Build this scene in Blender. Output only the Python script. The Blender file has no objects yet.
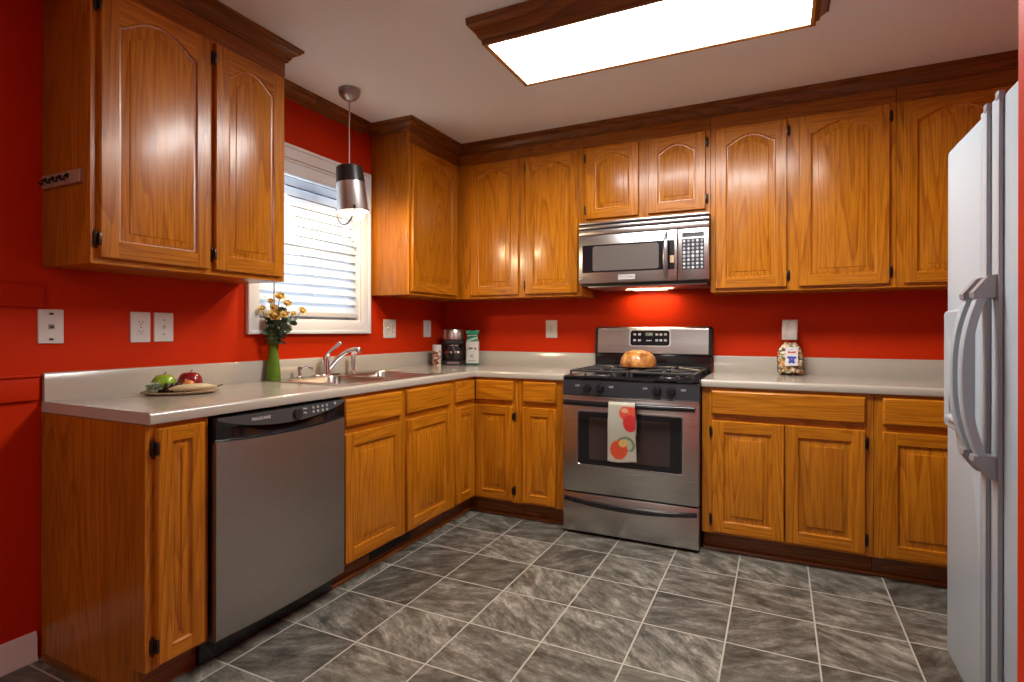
import bpy, bmesh, math, random
from mathutils import Vector, Matrix
random.seed(7)
S = bpy.context.scene
COL = S.collection
PI = math.pi

# ------------------------------------------------------------------ camera, world, lights, exposure
cam_d = bpy.data.cameras.new('camera'); cam = bpy.data.objects.new('camera', cam_d); COL.objects.link(cam)
yaw, roll, FPX = math.radians(25.818), math.radians(0.104), 551.456
r_ = Vector((math.cos(yaw), math.sin(yaw), 0)); f_ = Vector((-math.sin(yaw), math.cos(yaw), 0)); u_ = Vector((0, 0, 1))
r2 = r_*math.cos(roll) + u_*math.sin(roll); u2 = u_*math.cos(roll) - r_*math.sin(roll)
M3 = Matrix((r2, u2, -f_)).transposed()
cam.matrix_world = Matrix.Translation((2.37866, -3.70056, 1.17064)) @ M3.to_4x4()
cam_d.sensor_fit = 'HORIZONTAL'; cam_d.sensor_width = 36
cam_d.lens = FPX*36/1024; cam_d.shift_y = -10.257/1024
cam_d.clip_start = 0.02
S.camera = cam

S.view_settings.view_transform = 'Standard'; S.view_settings.look = 'None'
S.view_settings.gamma = 1.0; S.view_settings.exposure = 1.42
try: S.view_settings.use_curve_mapping = False
except Exception: pass
S.cycles.use_denoising = True
S.cycles.max_bounces = 10; S.cycles.diffuse_bounces = 5
S.cycles.caustics_reflective = False; S.cycles.caustics_refractive = False
S.cycles.sample_clamp_indirect = 6

W = bpy.data.worlds.new('daylight'); S.world = W; W.use_nodes = True
W.node_tree.nodes['Background'].inputs[0].default_value = (0.80, 0.90, 1.0, 1)
W.node_tree.nodes['Background'].inputs[1].default_value = 1.2

def light(name, kind, loc, power, color, rot=(0, 0, 0), size=None, size_y=None, spread=None, radius=None):
    d = bpy.data.lights.new(name, kind); d.energy = power; d.color = color
    o = bpy.data.objects.new(name, d); COL.objects.link(o); o.location = loc; o.rotation_euler = rot
    if kind == 'AREA':
        d.shape = 'RECTANGLE'; d.size = size; d.size_y = size_y
        if spread: d.spread = spread
    if radius is not None: d.shadow_soft_size = radius
    return o
# daylight just outside the kitchen window (facing +X) and through the glazed doors behind the camera (facing +Y)
light('window_daylight', 'AREA', (-0.42, -1.364, 1.66), 7.5, (0.86, 0.93, 1.0), (0, math.radians(-90), 0), 1.3, 1.2)
light('patio_daylight', 'AREA', (-0.30, -5.0, 1.1), 20, (0.84, 0.91, 1.0), (0, math.radians(-90), 0), 1.9, 1.5)
light('rear_fill_light', 'AREA', (1.4, -5.0, 2.40), 9, (1.0, 0.95, 0.88), (0, 0, 0), 0.5, 0.5)  # unseen fill light added at the ceiling behind the camera, without a fixture
LENS_EMIT = 14.0

# ------------------------------------------------------------------ material helpers
def mat(name):
    m = bpy.data.materials.new(name); m.use_nodes = True
    nt = m.node_tree; return m, nt, nt.nodes['Principled BSDF']
def setp(b, **k):
    for n, v in k.items():
        n = n.replace('_', ' ')
        if n in b.inputs: b.inputs[n].default_value = v
def plain(name, col, rough=0.5, metal=0.0, bump=0.0, bscale=60.0, var=0.0, vscale=8.0, coat=0.0, **k):
    m, nt, b = mat(name)
    setp(b, Base_Color=(*col, 1), Roughness=rough, Metallic=metal, Coat_Weight=coat)
    setp(b, **k)
    tc = nt.nodes.new('ShaderNodeTexCoord')
    n = nt.nodes.new('ShaderNodeTexNoise'); n.inputs['Scale'].default_value = vscale
    nt.links.new(tc.outputs['Object'], n.inputs['Vector'])
    mx = nt.nodes.new('ShaderNodeMixRGB'); mx.blend_type = 'MULTIPLY'; mx.inputs[0].default_value = var
    mx.inputs[1].default_value = (*col, 1)
    nt.links.new(n.outputs['Fac'], mx.inputs[2]); nt.links.new(mx.outputs[0], b.inputs['Base Color'])
    if bump:
        n2 = nt.nodes.new('ShaderNodeTexNoise'); n2.inputs['Scale'].default_value = bscale; n2.inputs['Detail'].default_value = 3
        nt.links.new(tc.outputs['Object'], n2.inputs['Vector'])
        bp = nt.nodes.new('ShaderNodeBump'); bp.inputs['Strength'].default_value = bump; bp.inputs['Distance'].default_value = 0.002
        nt.links.new(n2.outputs['Fac'], bp.inputs['Height']); nt.links.new(bp.outputs[0], b.inputs['Normal'])
    return m
def emis(name, col, s):
    m, nt, b = mat(name); setp(b, Base_Color=(*col, 1), Emission_Color=(*col, 1), Emission_Strength=s, Roughness=0.4); return m
def ramp(nt, src, stops):
    r = nt.nodes.new('ShaderNodeValToRGB'); e = r.color_ramp.elements
    while len(e) < len(stops): e.new(0.5)
    for i, (p, c) in enumerate(stops): e[i].position = p; e[i].color = (*c, 1)
    nt.links.new(src, r.inputs[0]); return r
def oak(name, axis, light_c, mid_c, dark_c, rough=0.27):
    m, nt, b = mat(name); N = nt.nodes.new; L = nt.links.new
    tc = N('ShaderNodeTexCoord'); oi = N('ShaderNodeObjectInfo')
    mp = N('ShaderNodeVectorMath'); mp.operation = 'MULTIPLY'
    sc = [1, 1, 1]; sc[axis] = 0.065; mp.inputs[1].default_value = sc
    L(tc.outputs['Object'], mp.inputs[0])
    rs = N('ShaderNodeVectorMath'); rs.operation = 'SCALE'; rs.inputs[0].default_value = (7.3, 9.1, 5.7)
    L(oi.outputs['Random'], rs.inputs['Scale'])
    ad = N('ShaderNodeVectorMath'); ad.operation = 'ADD'; L(mp.outputs[0], ad.inputs[0]); L(rs.outputs[0], ad.inputs[1])
    # cathedral figure: contour lines of a slow stretched noise
    n1 = N('ShaderNodeTexNoise'); n1.inputs['Scale'].default_value = 5.5; n1.inputs['Detail'].default_value = 1.5; n1.inputs['Roughness'].default_value = 0.4
    L(ad.outputs[0], n1.inputs['Vector'])
    mu = N('ShaderNodeMath'); mu.operation = 'MULTIPLY'; mu.inputs[1].default_value = 24; L(n1.outputs['Fac'], mu.inputs[0])
    pp = N('ShaderNodeMath'); pp.operation = 'FRACT'; L(mu.outputs[0], pp.inputs[0])
    # fibres
    mp2 = N('ShaderNodeVectorMath'); mp2.operation = 'MULTIPLY'; sc2 = [150, 150, 150]; sc2[axis] = 5.5; mp2.inputs[1].default_value = sc2
    L(tc.outputs['Object'], mp2.inputs[0])
    n2 = N('ShaderNodeTexNoise'); n2.inputs['Scale'].default_value = 1; n2.inputs['Detail'].default_value = 3; L(mp2.outputs[0], n2.inputs['Vector'])
    n3 = N('ShaderNodeTexNoise'); n3.inputs['Scale'].default_value = 2.2; n3.inputs['Detail'].default_value = 2; L(ad.outputs[0], n3.inputs['Vector'])
    c1 = ramp(nt, pp.outputs[0], [(0.0, light_c), (0.62, mid_c), (0.92, dark_c), (1.0, light_c)])
    c2 = ramp(nt, n2.outputs['Fac'], [(0.36, (0.50, 0.42, 0.36)), (0.56, (1, 1, 1))])
    mx = N('ShaderNodeMixRGB'); mx.blend_type = 'MULTIPLY'; mx.inputs[0].default_value = 0.55
    L(c1.outputs[0], mx.inputs[1]); L(c2.outputs[0], mx.inputs[2])
    c3 = ramp(nt, n3.outputs['Fac'], [(0.3, (0.80, 0.76, 0.72)), (0.7, (1.1, 1.1, 1.1))])
    mx2 = N('ShaderNodeMixRGB'); mx2.blend_type = 'MULTIPLY'; mx2.inputs[0].default_value = 0.8
    L(mx.outputs[0], mx2.inputs[1]); L(c3.outputs[0], mx2.inputs[2])
    L(mx2.outputs[0], b.inputs['Base Color'])
    setp(b, Roughness=rough, Coat_Weight=0.12, Coat_Roughness=0.14, Specular_IOR_Level=0.36)
    bp = N('ShaderNodeBump'); bp.inputs['Strength'].default_value = 0.10; bp.inputs['Distance'].default_value = 0.0012
    L(n2.outputs['Fac'], bp.inputs['Height']); L(bp.outputs[0], b.inputs['Normal'])
    return m
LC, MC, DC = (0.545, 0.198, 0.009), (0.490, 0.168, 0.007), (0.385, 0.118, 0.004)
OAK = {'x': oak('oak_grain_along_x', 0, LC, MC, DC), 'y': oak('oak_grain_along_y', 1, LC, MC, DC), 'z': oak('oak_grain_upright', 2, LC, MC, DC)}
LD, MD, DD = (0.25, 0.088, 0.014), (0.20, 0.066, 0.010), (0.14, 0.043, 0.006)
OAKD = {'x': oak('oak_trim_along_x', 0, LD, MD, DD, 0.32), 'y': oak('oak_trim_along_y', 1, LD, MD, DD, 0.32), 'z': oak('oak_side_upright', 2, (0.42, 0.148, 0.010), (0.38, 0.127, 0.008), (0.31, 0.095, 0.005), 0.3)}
OAKF_SHADED = {k: oak('oak_frieze_shaded_along_'+k, a, (0.37, 0.128, 0.010), (0.33, 0.110, 0.008), (0.25, 0.076, 0.005), 0.3) for k, a in (('x', 0), ('y', 1))}  # frieze oak, darkened to put the crown's shade into its colour
RED = plain('red_wall_paint', (0.52, 0.026, 0.002), 0.5, bump=0.06, bscale=350, var=0.12, vscale=3, Specular_IOR_Level=0.10)
CEIL = plain('ceiling_paint', (0.83, 0.89, 0.94), 0.9, bump=0.05, bscale=200)
WHITE_TRIM = plain('white_trim_paint', (0.68, 0.69, 0.69), 0.4)
LAM = plain('laminate_counter', (0.44, 0.405, 0.34), 0.16, bump=0.0, var=0.14, vscale=420, Specular_IOR_Level=0.6)
BLACK = plain('black_gloss', (0.010, 0.010, 0.012), 0.12)
BLACKM = plain('black_matte', (0.014, 0.013, 0.013), 0.45)
IRON = plain('cast_iron', (0.045, 0.043, 0.042), 0.30, bump=0.2, bscale=400)
CHROME = plain('chrome', (0.60, 0.60, 0.61), 0.14, 1.0)
HINGE = plain('antique_bronze', (0.05, 0.040, 0.032), 0.35, 0.9)
PLASTIC = plain('white_plastic', (0.60, 0.60, 0.57), 0.35)
SLOT = plain('dark_slot', (0.03, 0.028, 0.025), 0.6)
FRIDGE = plain('fridge_white_enamel', (0.37, 0.42, 0.47), 0.30, bump=0.12, bscale=500)
GREYMET = plain('satin_grey_metal', (0.36, 0.36, 0.37), 0.32, 0.9)
LETTER = plain('pale_print', (0.62, 0.62, 0.62), 0.5)
def steel(name, axis, col=(0.56, 0.55, 0.54), rough=0.28):
    m, nt, b = mat(name); N = nt.nodes.new; L = nt.links.new
    tc = N('ShaderNodeTexCoord'); mp = N('ShaderNodeVectorMath'); mp.operation = 'MULTIPLY'
    sc = [900, 900, 900]; sc[axis] = 6; mp.inputs[1].default_value = sc; L(tc.outputs['Object'], mp.inputs[0])
    n = N('ShaderNodeTexNoise'); n.inputs['Scale'].default_value = 1; n.inputs['Detail'].default_value = 2; L(mp.outputs[0], n.inputs['Vector'])
    c = ramp(nt, n.outputs['Fac'], [(0.3, tuple(v*0.86 for v in col)), (0.7, col)]); L(c.outputs[0], b.inputs['Base Color'])
    r = N('ShaderNodeMapRange'); r.inputs['To Min'].default_value = rough-0.04; r.inputs['To Max'].default_value = rough+0.06
    L(n.outputs['Fac'], r.inputs['Value']); L(r.outputs[0], b.inputs['Roughness'])
    setp(b, Metallic=1.0); return m
STEELX = steel('brushed_steel_along_x', 0); STEELY = steel('brushed_steel_along_y', 1, (0.50, 0.50, 0.49), 0.34)
STEELS = steel('sink_steel', 1, (0.55, 0.53, 0.50), 0.24); STEELZ = steel('brushed_steel_upright', 2)

def floor_mat():
    m, nt, b = mat('slate_look_vinyl_tile'); N = nt.nodes.new; L = nt.links.new
    tc = N('ShaderNodeTexCoord'); sp = N('ShaderNodeSeparateXYZ'); L(tc.outputs['Object'], sp.inputs[0])
    def M(op, a, bv=None, c=None):
        n = N('ShaderNodeMath'); n.operation = op
        for i, v in enumerate((a, bv, c)):
            if v is None: continue
            if isinstance(v, (int, float)): n.inputs[i].default_value = v
            else: L(v, n.inputs[i])
        return n.outputs[0]
    P, Q = 0.3117, 0.3045
    ux = M('DIVIDE', M('ADD', sp.outputs[0], -0.640 + 61*P), P); uy = M('DIVIDE', M('ADD', sp.outputs[1], 1.176 + 61*Q), Q)
    fx, fy = M('FRACT', ux), M('FRACT', uy); ix, iy = M('FLOOR', ux), M('FLOOR', uy)
    dx = M('MINIMUM', fx, M('SUBTRACT', 1.0, fx)); dy = M('MINIMUM', fy, M('SUBTRACT', 1.0, fy))
    d = M('MINIMUM', dx, dy); g = N('ShaderNodeMapRange'); g.inputs['From Min'].default_value = 0.007; g.inputs['From Max'].default_value = 0.013
    L(d, g.inputs['Value'])
    cb = N('ShaderNodeCombineXYZ'); L(ix, cb.inputs[0]); L(iy, cb.inputs[1])
    wn = N('ShaderNodeTexWhiteNoise'); L(cb.outputs[0], wn.inputs['Vector'])
    rot = N('ShaderNodeVectorRotate'); rot.rotation_type = 'Z_AXIS'; L(tc.outputs['Object'], rot.inputs['Vector'])
    L(M('MULTIPLY', M('SUBTRACT', wn.outputs['Value'], 0.5), 1.9), rot.inputs['Angle'])
    of = N('ShaderNodeVectorMath'); of.operation = 'MULTIPLY_ADD'; of.inputs[1].default_value = (20, 20, 20)
    L(wn.outputs['Color'], of.inputs[0]); L(rot.outputs[0], of.inputs[2])
    st = N('ShaderNodeVectorMath'); st.operation = 'MULTIPLY'; st.inputs[1].default_value = (1.0, 2.5, 1); L(of.outputs[0], st.inputs[0])
    n1 = N('ShaderNodeTexNoise'); n1.inputs['Scale'].default_value = 7.0; n1.inputs['Detail'].default_value = 9; n1.inputs['Roughness'].default_value = 0.74; n1.inputs['Distortion'].default_value = 0.22
    L(st.outputs[0], n1.inputs['Vector'])
    n2 = N('ShaderNodeTexNoise'); n2.inputs['Scale'].default_value = 22; n2.inputs['Detail'].default_value = 6; n2.inputs['Roughness'].default_value = 0.7; n2.inputs['Distortion'].default_value = 0.2; L(st.outputs[0], n2.inputs['Vector'])
    c = ramp(nt, n1.outputs['Fac'], [(0.35, (0.050, 0.046, 0.037)), (0.45, (0.106, 0.101, 0.083)), (0.54, (0.174, 0.168, 0.141)), (0.66, (0.32, 0.312, 0.262))])
    c2 = ramp(nt, n2.outputs['Fac'], [(0.35, (0.74, 0.72, 0.70)), (0.62, (1.12, 1.12, 1.12))])
    tone = N('ShaderNodeMapRange'); tone.inputs['To Min'].default_value = 0.62; tone.inputs['To Max'].default_value = 1.2
    L(wn.outputs['Value'], tone.inputs['Value'])
    mx = N('ShaderNodeMixRGB'); mx.blend_type = 'MULTIPLY'; mx.inputs[0].default_value = 0.75; L(c.outputs[0], mx.inputs[1]); L(c2.outputs[0], mx.inputs[2])
    mt = N('ShaderNodeVectorMath'); mt.operation = 'SCALE'; L(mx.outputs[0], mt.inputs[0]); L(tone.outputs[0], mt.inputs['Scale'])
    mg = N('ShaderNodeMixRGB'); mg.inputs[1].default_value = (0.41, 0.40, 0.345, 1); L(g.outputs[0], mg.inputs[0]); L(mt.outputs[0], mg.inputs[2])
    L(mg.outputs[0], b.inputs['Base Color']); setp(b, Roughness=0.36, Specular_IOR_Level=0.4)
    bp = N('ShaderNodeBump'); bp.inputs['Strength'].default_value = 0.25; bp.inputs['Distance'].default_value = 0.003
    hm = M('ADD', M('MULTIPLY', n1.outputs['Fac'], 0.35), g.outputs[0]); L(hm, bp.inputs['Height']); L(bp.outputs[0], b.inputs['Normal'])
    return m
FLOOR = floor_mat()

def glassy(name, col, rough=0.05, alpha=0.35, ior=1.45):
    # clear material seen through: tinted transparency under a glossy skin
    m, nt, b = mat(name); nt.nodes.remove(b); N = nt.nodes.new; L = nt.links.new
    out = nt.nodes['Material Output']
    tr = N('ShaderNodeBsdfTransparent'); tr.inputs[0].default_value = (*col, 1)
    gl = N('ShaderNodeBsdfGlossy'); gl.inputs['Roughness'].default_value = rough
    fr = N('ShaderNodeFresnel'); fr.inputs[0].default_value = ior
    mx = N('ShaderNodeMixShader'); L(fr.outputs[0], mx.inputs[0]); L(tr.outputs[0], mx.inputs[1]); L(gl.outputs[0], mx.inputs[2])
    if alpha:
        df = N('ShaderNodeBsdfDiffuse'); df.inputs[0].default_value = (*col, 1)
        m2 = N('ShaderNodeMixShader'); m2.inputs[0].default_value = alpha; L(mx.outputs[0], m2.inputs[1]); L(df.outputs[0], m2.inputs[2]); mx = m2
    L(mx.outputs[0], out.inputs[0]); return m
PANE = glassy('window_glass', (0.96, 0.98, 0.98), 0.02, 0)
GREEN_GLASS = glassy('green_glass', (0.50, 0.78, 0.10), 0.04, 0.16)
CLEAR = glassy('clear_film', (0.98, 0.98, 0.97), 0.12, 0.0, 1.15)
CARAFE = glassy('smoked_glass', (0.30, 0.28, 0.26), 0.03, 0.15)
def slat_mat():
    m, nt, b = mat('white_blind_slat'); N = nt.nodes.new; L = nt.links.new
    setp(b, Base_Color=(0.62, 0.65, 0.68, 1), Roughness=0.5)
    t = N('ShaderNodeBsdfTranslucent'); t.inputs[0].default_value = (0.80, 0.86, 0.95, 1)
    mx = N('ShaderNodeMixShader'); mx.inputs[0].default_value = 0.38
    L(b.outputs[0], mx.inputs[1]); L(t.outputs[0], mx.inputs[2]); L(mx.outputs[0], nt.nodes['Material Output'].inputs[0]); return m
SLAT = slat_mat()
def vcol(name, rough=0.5, attr='print', **k):
    m, nt, b = mat(name); a = nt.nodes.new('ShaderNodeVertexColor'); a.layer_name = attr
    nt.links.new(a.outputs[0], b.inputs['Base Color']); setp(b, Roughness=rough, **k); return m

# ------------------------------------------------------------------ mesh helpers
ORG = {}
def obj(name, bm, m, parent=None, smooth=35, loc=None):
    """links bm (world coordinates) as one mesh object; children take their parent's origin"""
    bmesh.ops.recalc_face_normals(bm, faces=bm.faces) if smooth is not None else None
    org = ORG[parent] if parent is not None else Vector(loc if loc is not None else (0, 0, 0))
    me = bpy.data.meshes.new(name)
    for v in bm.verts: v.co -= org
    bm.to_mesh(me); bm.free()
    for x in (m if isinstance(m, (list, tuple)) else [m]): me.materials.append(x)
    if smooth:
        for p in me.polygons: p.use_smooth = True
        me.set_sharp_from_angle(angle=math.radians(smooth))
    o = bpy.data.objects.new(name, me); COL.objects.link(o)
    if parent is not None: o.parent = parent
    else: o.location = org
    ORG[o] = org
    return o
def tag(o, label=None, cat=None, group=None, kind=None):
    if label: o['label'] = label
    if cat: o['category'] = cat
    if group: o['group'] = group
    if kind: o['kind'] = kind
    return o
def thing(name, label, cat, loc, group=None):
    o = bpy.data.objects.new(name, None); COL.objects.link(o); o.location = loc; o.empty_display_size = 0.05
    ORG[o] = Vector(loc); return tag(o, label, cat, group)
def struct(name, bm, m, parent=None, smooth=35):
    o = obj(name, bm, m, parent, smooth)
    if parent is None: o['kind'] = 'structure'
    return o
def BM(): return bmesh.new()
def box(bm, x0, x1, y0, y1, z0, z1, bev=0.0, mi=0, seg=2):
    a = [bm.verts.new((x, y, z)) for x in (x0, x1) for y in (y0, y1) for z in (z0, z1)]
    fs = [bm.faces.new([a[i] for i in q]) for q in ((0, 1, 3, 2), (4, 6, 7, 5), (0, 4, 5, 1), (2, 3, 7, 6), (0, 2, 6, 4), (1, 5, 7, 3))]
    for f in fs: f.material_index = mi
    if bev:
        es = list({e for f in fs for e in f.edges})
        r = bmesh.ops.bevel(bm, geom=es, offset=bev, segments=seg, profile=0.5, affect='EDGES')
        for f in r['faces']: f.material_index = mi
    return bm
def ring_skin(bm, rings, close=True, cap0=False, cap1=False, mi=0):
    vs = [[bm.verts.new(p) for p in R] for R in rings]
    n = len(vs[0])
    for a, b in zip(vs, vs[1:]):
        for i in range(n if close else n-1):
            j = (i+1) % n
            bm.faces.new((a[i], a[j], b[j], b[i])).material_index = mi
    if cap0: bm.faces.new(list(reversed(vs[0]))).material_index = mi
    if cap1: bm.faces.new(vs[-1]).material_index = mi
    return vs
def lathe(bm, prof, c=(0, 0, 0), n=32, cap0=False, cap1=False, axis='z', mi=0, mod=None):
    rings = []
    for r, h in prof:
        R = []
        for i in range(n):
            t = 2*PI*i/n; q = r*(mod(t, h) if mod else 1)
            a, b = q*math.cos(t), q*math.sin(t)
            p = {'z': (a, b, h), 'x': (h, a, b), 'y': (b, h, a)}[axis]
            R.append(Vector(p)+Vector(c))
        rings.append(R)
    ring_skin(bm, rings, True, cap0, cap1, mi); return bm
def tube(bm, pts, r, n=10, cap=True, mi=0, up=None):
    pts = [Vector(p) for p in pts]; rings = []
    rad = r if isinstance(r, (list, tuple)) else [r]*len(pts)
    prev = None
    for i, p in enumerate(pts):
        t = (pts[min(i+1, len(pts)-1)]-pts[max(i-1, 0)]).normalized()
        if prev is None:
            a = t.orthogonal().normalized() if up is None else (Vector(up)-t*Vector(up).dot(t)).normalized()
        else: a = (prev-t*prev.dot(t)).normalized()
        prev = a; b = t.cross(a)
        rings.append([p+(a*math.cos(2*PI*k/n)+b*math.sin(2*PI*k/n))*rad[i] for k in range(n)])
    ring_skin(bm, rings, True, cap, cap, mi); return bm
def bez(p0, p1, p2, p3, n=12):
    p0, p1, p2, p3 = map(Vector, (p0, p1, p2, p3)); o = []
    for i in range(n+1):
        t = i/n; s = 1-t; o.append(p0*s**3+p1*3*s*s*t+p2*3*s*t*t+p3*t**3)
    return o
def sweep(bm, path, prof, cap=True, mi=0, mats=None):
    """prof [(offset to the right of travel, z)] swept along a flat path [(x,y)] with mitred corners"""
    P = [Vector((p[0], p[1])) for p in path]; rings = []
    for i, p in enumerate(P):
        ds = []
        if i: ds.append((P[i]-P[i-1]).normalized())
        if i < len(P)-1: ds.append((P[i+1]-P[i]).normalized())
        ns = [Vector((d.y, -d.x)) for d in ds]
        n = ns[0] if len(ns) == 1 else (ns[0]+ns[1])/(1+ns[0].dot(ns[1]))
        rings.append([Vector((p.x+n.x*o, p.y+n.y*o, z)) for o, z in prof])
    vs = [[bm.verts.new(q) for q in R] for R in rings]; k = len(prof)
    for s, (a, b) in enumerate(zip(vs, vs[1:])):
        for i in range(k):
            j = (i+1) % k; f = bm.faces.new((a[i], b[i], b[j], a[j])); f.material_index = mats[s] if mats else mi
    if cap: bm.faces.new(vs[0]); bm.faces.new(list(reversed(vs[-1])))
    return bm
def blob(bm, c, r, n=12, m=8, sc=(1, 1, 1), mod=None, mi=0):
    rings = []
    for i in range(1, m):
        a = PI*i/m
        R = []
        for j in range(n):
            t = 2*PI*j/n; q = r*(mod(t, a) if mod else 1)
            R.append(Vector((c[0]+q*sc[0]*math.sin(a)*math.cos(t), c[1]+q*sc[1]*math.sin(a)*math.sin(t), c[2]-q*sc[2]*math.cos(a))))
        rings.append(R)
    vs = ring_skin(bm, rings, True, mi=mi)
    q0 = r*(mod(0, 0) if mod else 1); q1 = r*(mod(0, PI) if mod else 1)
    b = bm.verts.new((c[0], c[1], c[2]-q0*sc[2])); t = bm.verts.new((c[0], c[1], c[2]+q1*sc[2]))
    for j in range(n):
        bm.faces.new((vs[0][(j+1) % n], vs[0][j], b)).material_index = mi; bm.faces.new((vs[-1][j], vs[-1][(j+1) % n], t)).material_index = mi
    return bm
# wall frames: (u along the run, v up, w out of the wall) -> world
def TB(u, v, w): return Vector((u, -w, v))          # back run, facing -Y
def TL(u, v, w): return Vector((w, u, v))           # left run, facing +X
def TR(u, v, w): return Vector((2.885-w, -u, v))    # refrigerator front, facing -X (u = -y)
def pbox(bm, T, u0, u1, v0, v1, w0, w1, bev=0.0, mi=0, seg=2):
    a, b = T(u0, v0, w0), T(u1, v1, w1)
    return box(bm, min(a.x, b.x), max(a.x, b.x), min(a.y, b.y), max(a.y, b.y), min(a.z, b.z), max(a.z, b.z), bev, mi, seg)
def rrect(T, u0, u1, v0, v1, r, w, n=6):
    o = []
    for cx, cy, a0 in ((u1-r, v1-r, 0), (u0+r, v1-r, 90), (u0+r, v0+r, 180), (u1-r, v0+r, 270)):
        for k in range(n+1):
            a = math.radians(a0+90*k/n); o.append(T(cx+r*math.cos(a), cy+r*math.sin(a), w))
    return o
def plate(bm, T, u0, u1, v0, v1, r, w0, w1, ch=0.001, mi=0):
    ring_skin(bm, [rrect(T, u0, u1, v0, v1, r, w0), rrect(T, u0, u1, v0, v1, r, w1-ch), rrect(T, u0+ch, u1-ch, v0+ch, v1-ch, max(r-ch, 0.0003), w1)], True, True, True, mi)
    return bm
def text_bm(s, T, u, v, w, size, ext=0.0003, bm=None):
    cu = bpy.data.curves.new('lettering', 'FONT'); cu.body = s; cu.size = size; cu.extrude = ext; cu.align_x = 'CENTER'; cu.align_y = 'CENTER'
    cu.resolution_u = 3
    o = bpy.data.objects.new('lettering_source', cu); COL.objects.link(o)
    dg = bpy.context.evaluated_depsgraph_get(); me = bpy.data.meshes.new_from_object(o.evaluated_get(dg))
    b = bm or BM(); k = len(b.verts); b.from_mesh(me); b.verts.ensure_lookup_table()
    for q in b.verts[k:]: q.co = T(u+q.co.x, v+q.co.y, w+q.co.z)
    bpy.data.objects.remove(o); bpy.data.curves.remove(cu); bpy.data.meshes.remove(me)
    return b

# ------------------------------------------------------------------ room shell
CZ = 2.484; XR = 3.65; YN = -6.4; PX, PY = 2.78, -2.364
WY0, WY1, WZ0, WZ1 = -1.748, -0.980, 1.222, 2.098    # window opening in the left wall
b = box(BM(), -0.15, XR+0.15, YN-0.15, 0.15, -0.08, 0.0); struct('floor', b, FLOOR)
b = box(BM(), -0.15, XR+0.15, YN-0.15, 0.15, CZ, CZ+0.1); struct('ceiling', b, CEIL)
b = box(BM(), -0.12, XR+0.12, 0, 0.12, 0, CZ); struct('wall_back', b, RED)
DA, DB_, DH = -5.75, -4.25, 2.05     # glazed door opening in the left wall, behind the camera
b = BM()
box(b, -0.12, 0, YN, DA, 0, CZ); box(b, -0.12, 0, DA, DB_, DH, CZ); box(b, -0.12, 0, DB_, WY0, 0, CZ); box(b, -0.12, 0, WY1, 0, 0, CZ); box(b, -0.12, 0, WY0, WY1, 0, WZ0); box(b, -0.12, 0, WY0, WY1, WZ1, CZ)
struct('wall_left', b, RED)
b = box(BM(), PX, XR+0.12, YN, PY, 0, CZ); struct('wall_right', b, RED)
b = box(BM(), XR, XR+0.12, PY, 0, 0, CZ); struct('wall_alcove', b, RED)
b = box(BM(), -0.12, PX, YN-0.12, YN, 0, CZ); struct('wall_rear', b, plain('beige_wall_paint', (0.62, 0.56, 0.47), 0.8, bump=0.05, bscale=300))
b = BM()
for y0, y1 in ((DA, DA+0.09), (-5.05, -4.95), (DB_-0.09, DB_)): box(b, -0.10, -0.03, y0, y1, 0, DH, 0.004)
for z0, z1 in ((0, 0.16), (DH-0.10, DH)): box(b, -0.095, -0.035, DA+0.09, DB_-0.09, z0, z1, 0.003)
d = struct('door_1', b, WHITE_TRIM)
b = box(BM(), -0.068, -0.062, DA+0.09, DB_-0.09, 0.16, DH-0.10); struct('pane', b, PANE, d)
# white baseboard on the left wall, in front of the cabinets
def base_prof(h): return [(0, 0), (0.018, 0), (0.018, 0.012), (0.013, 0.02), (0.013, h-0.02), (0.007, h), (0, h)]
b = sweep(BM(), [(0, -2.672), (0, DB_)][::-1], base_prof(0.100)); struct('baseboard_left', b, WHITE_TRIM)
# red-painted rails on the left wall left of the cabinets
b = box(BM(), 0, 0.014, DB_, -2.655, 1.251, 1.333, 0.003); struct('trim_1', b, RED)
b = BM(); box(b, 0, 0.016, DB_, -2.668, 0.922, 1.004, 0.003); box(b, 0, 0.024, DB_, -2.668, 1.004, 1.014, 0.003); struct('trim_2', b, RED)
# crown moulding
CRP = [(0, CZ-0.068), (0.008, CZ-0.068), (0.012, CZ-0.065), (0.012, CZ-0.057), (0.018, CZ-0.054), (0.022, CZ-0.044), (0.030, CZ-0.033), (0.042, CZ-0.025), (0.049, CZ-0.023), (0.050, CZ-0.016), (0.056, CZ-0.014), (0.060, CZ-0.011), (0.060, CZ-0.0005), (0, CZ-0.0005)]
Y1, Y2 = -1.851, -0.889
OK3 = [OAKD['x'], OAKD['y']]
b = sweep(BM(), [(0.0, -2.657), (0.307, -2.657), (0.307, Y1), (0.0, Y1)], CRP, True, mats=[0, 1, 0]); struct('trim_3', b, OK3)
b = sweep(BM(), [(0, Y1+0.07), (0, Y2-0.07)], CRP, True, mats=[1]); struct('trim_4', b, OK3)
b = sweep(BM(), [(0.0, Y2), (0.307, Y2), (0.307, -0.307), (XR, -0.307)], CRP, True, mats=[0, 1, 0]); struct('trim_5', b, OK3)

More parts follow.
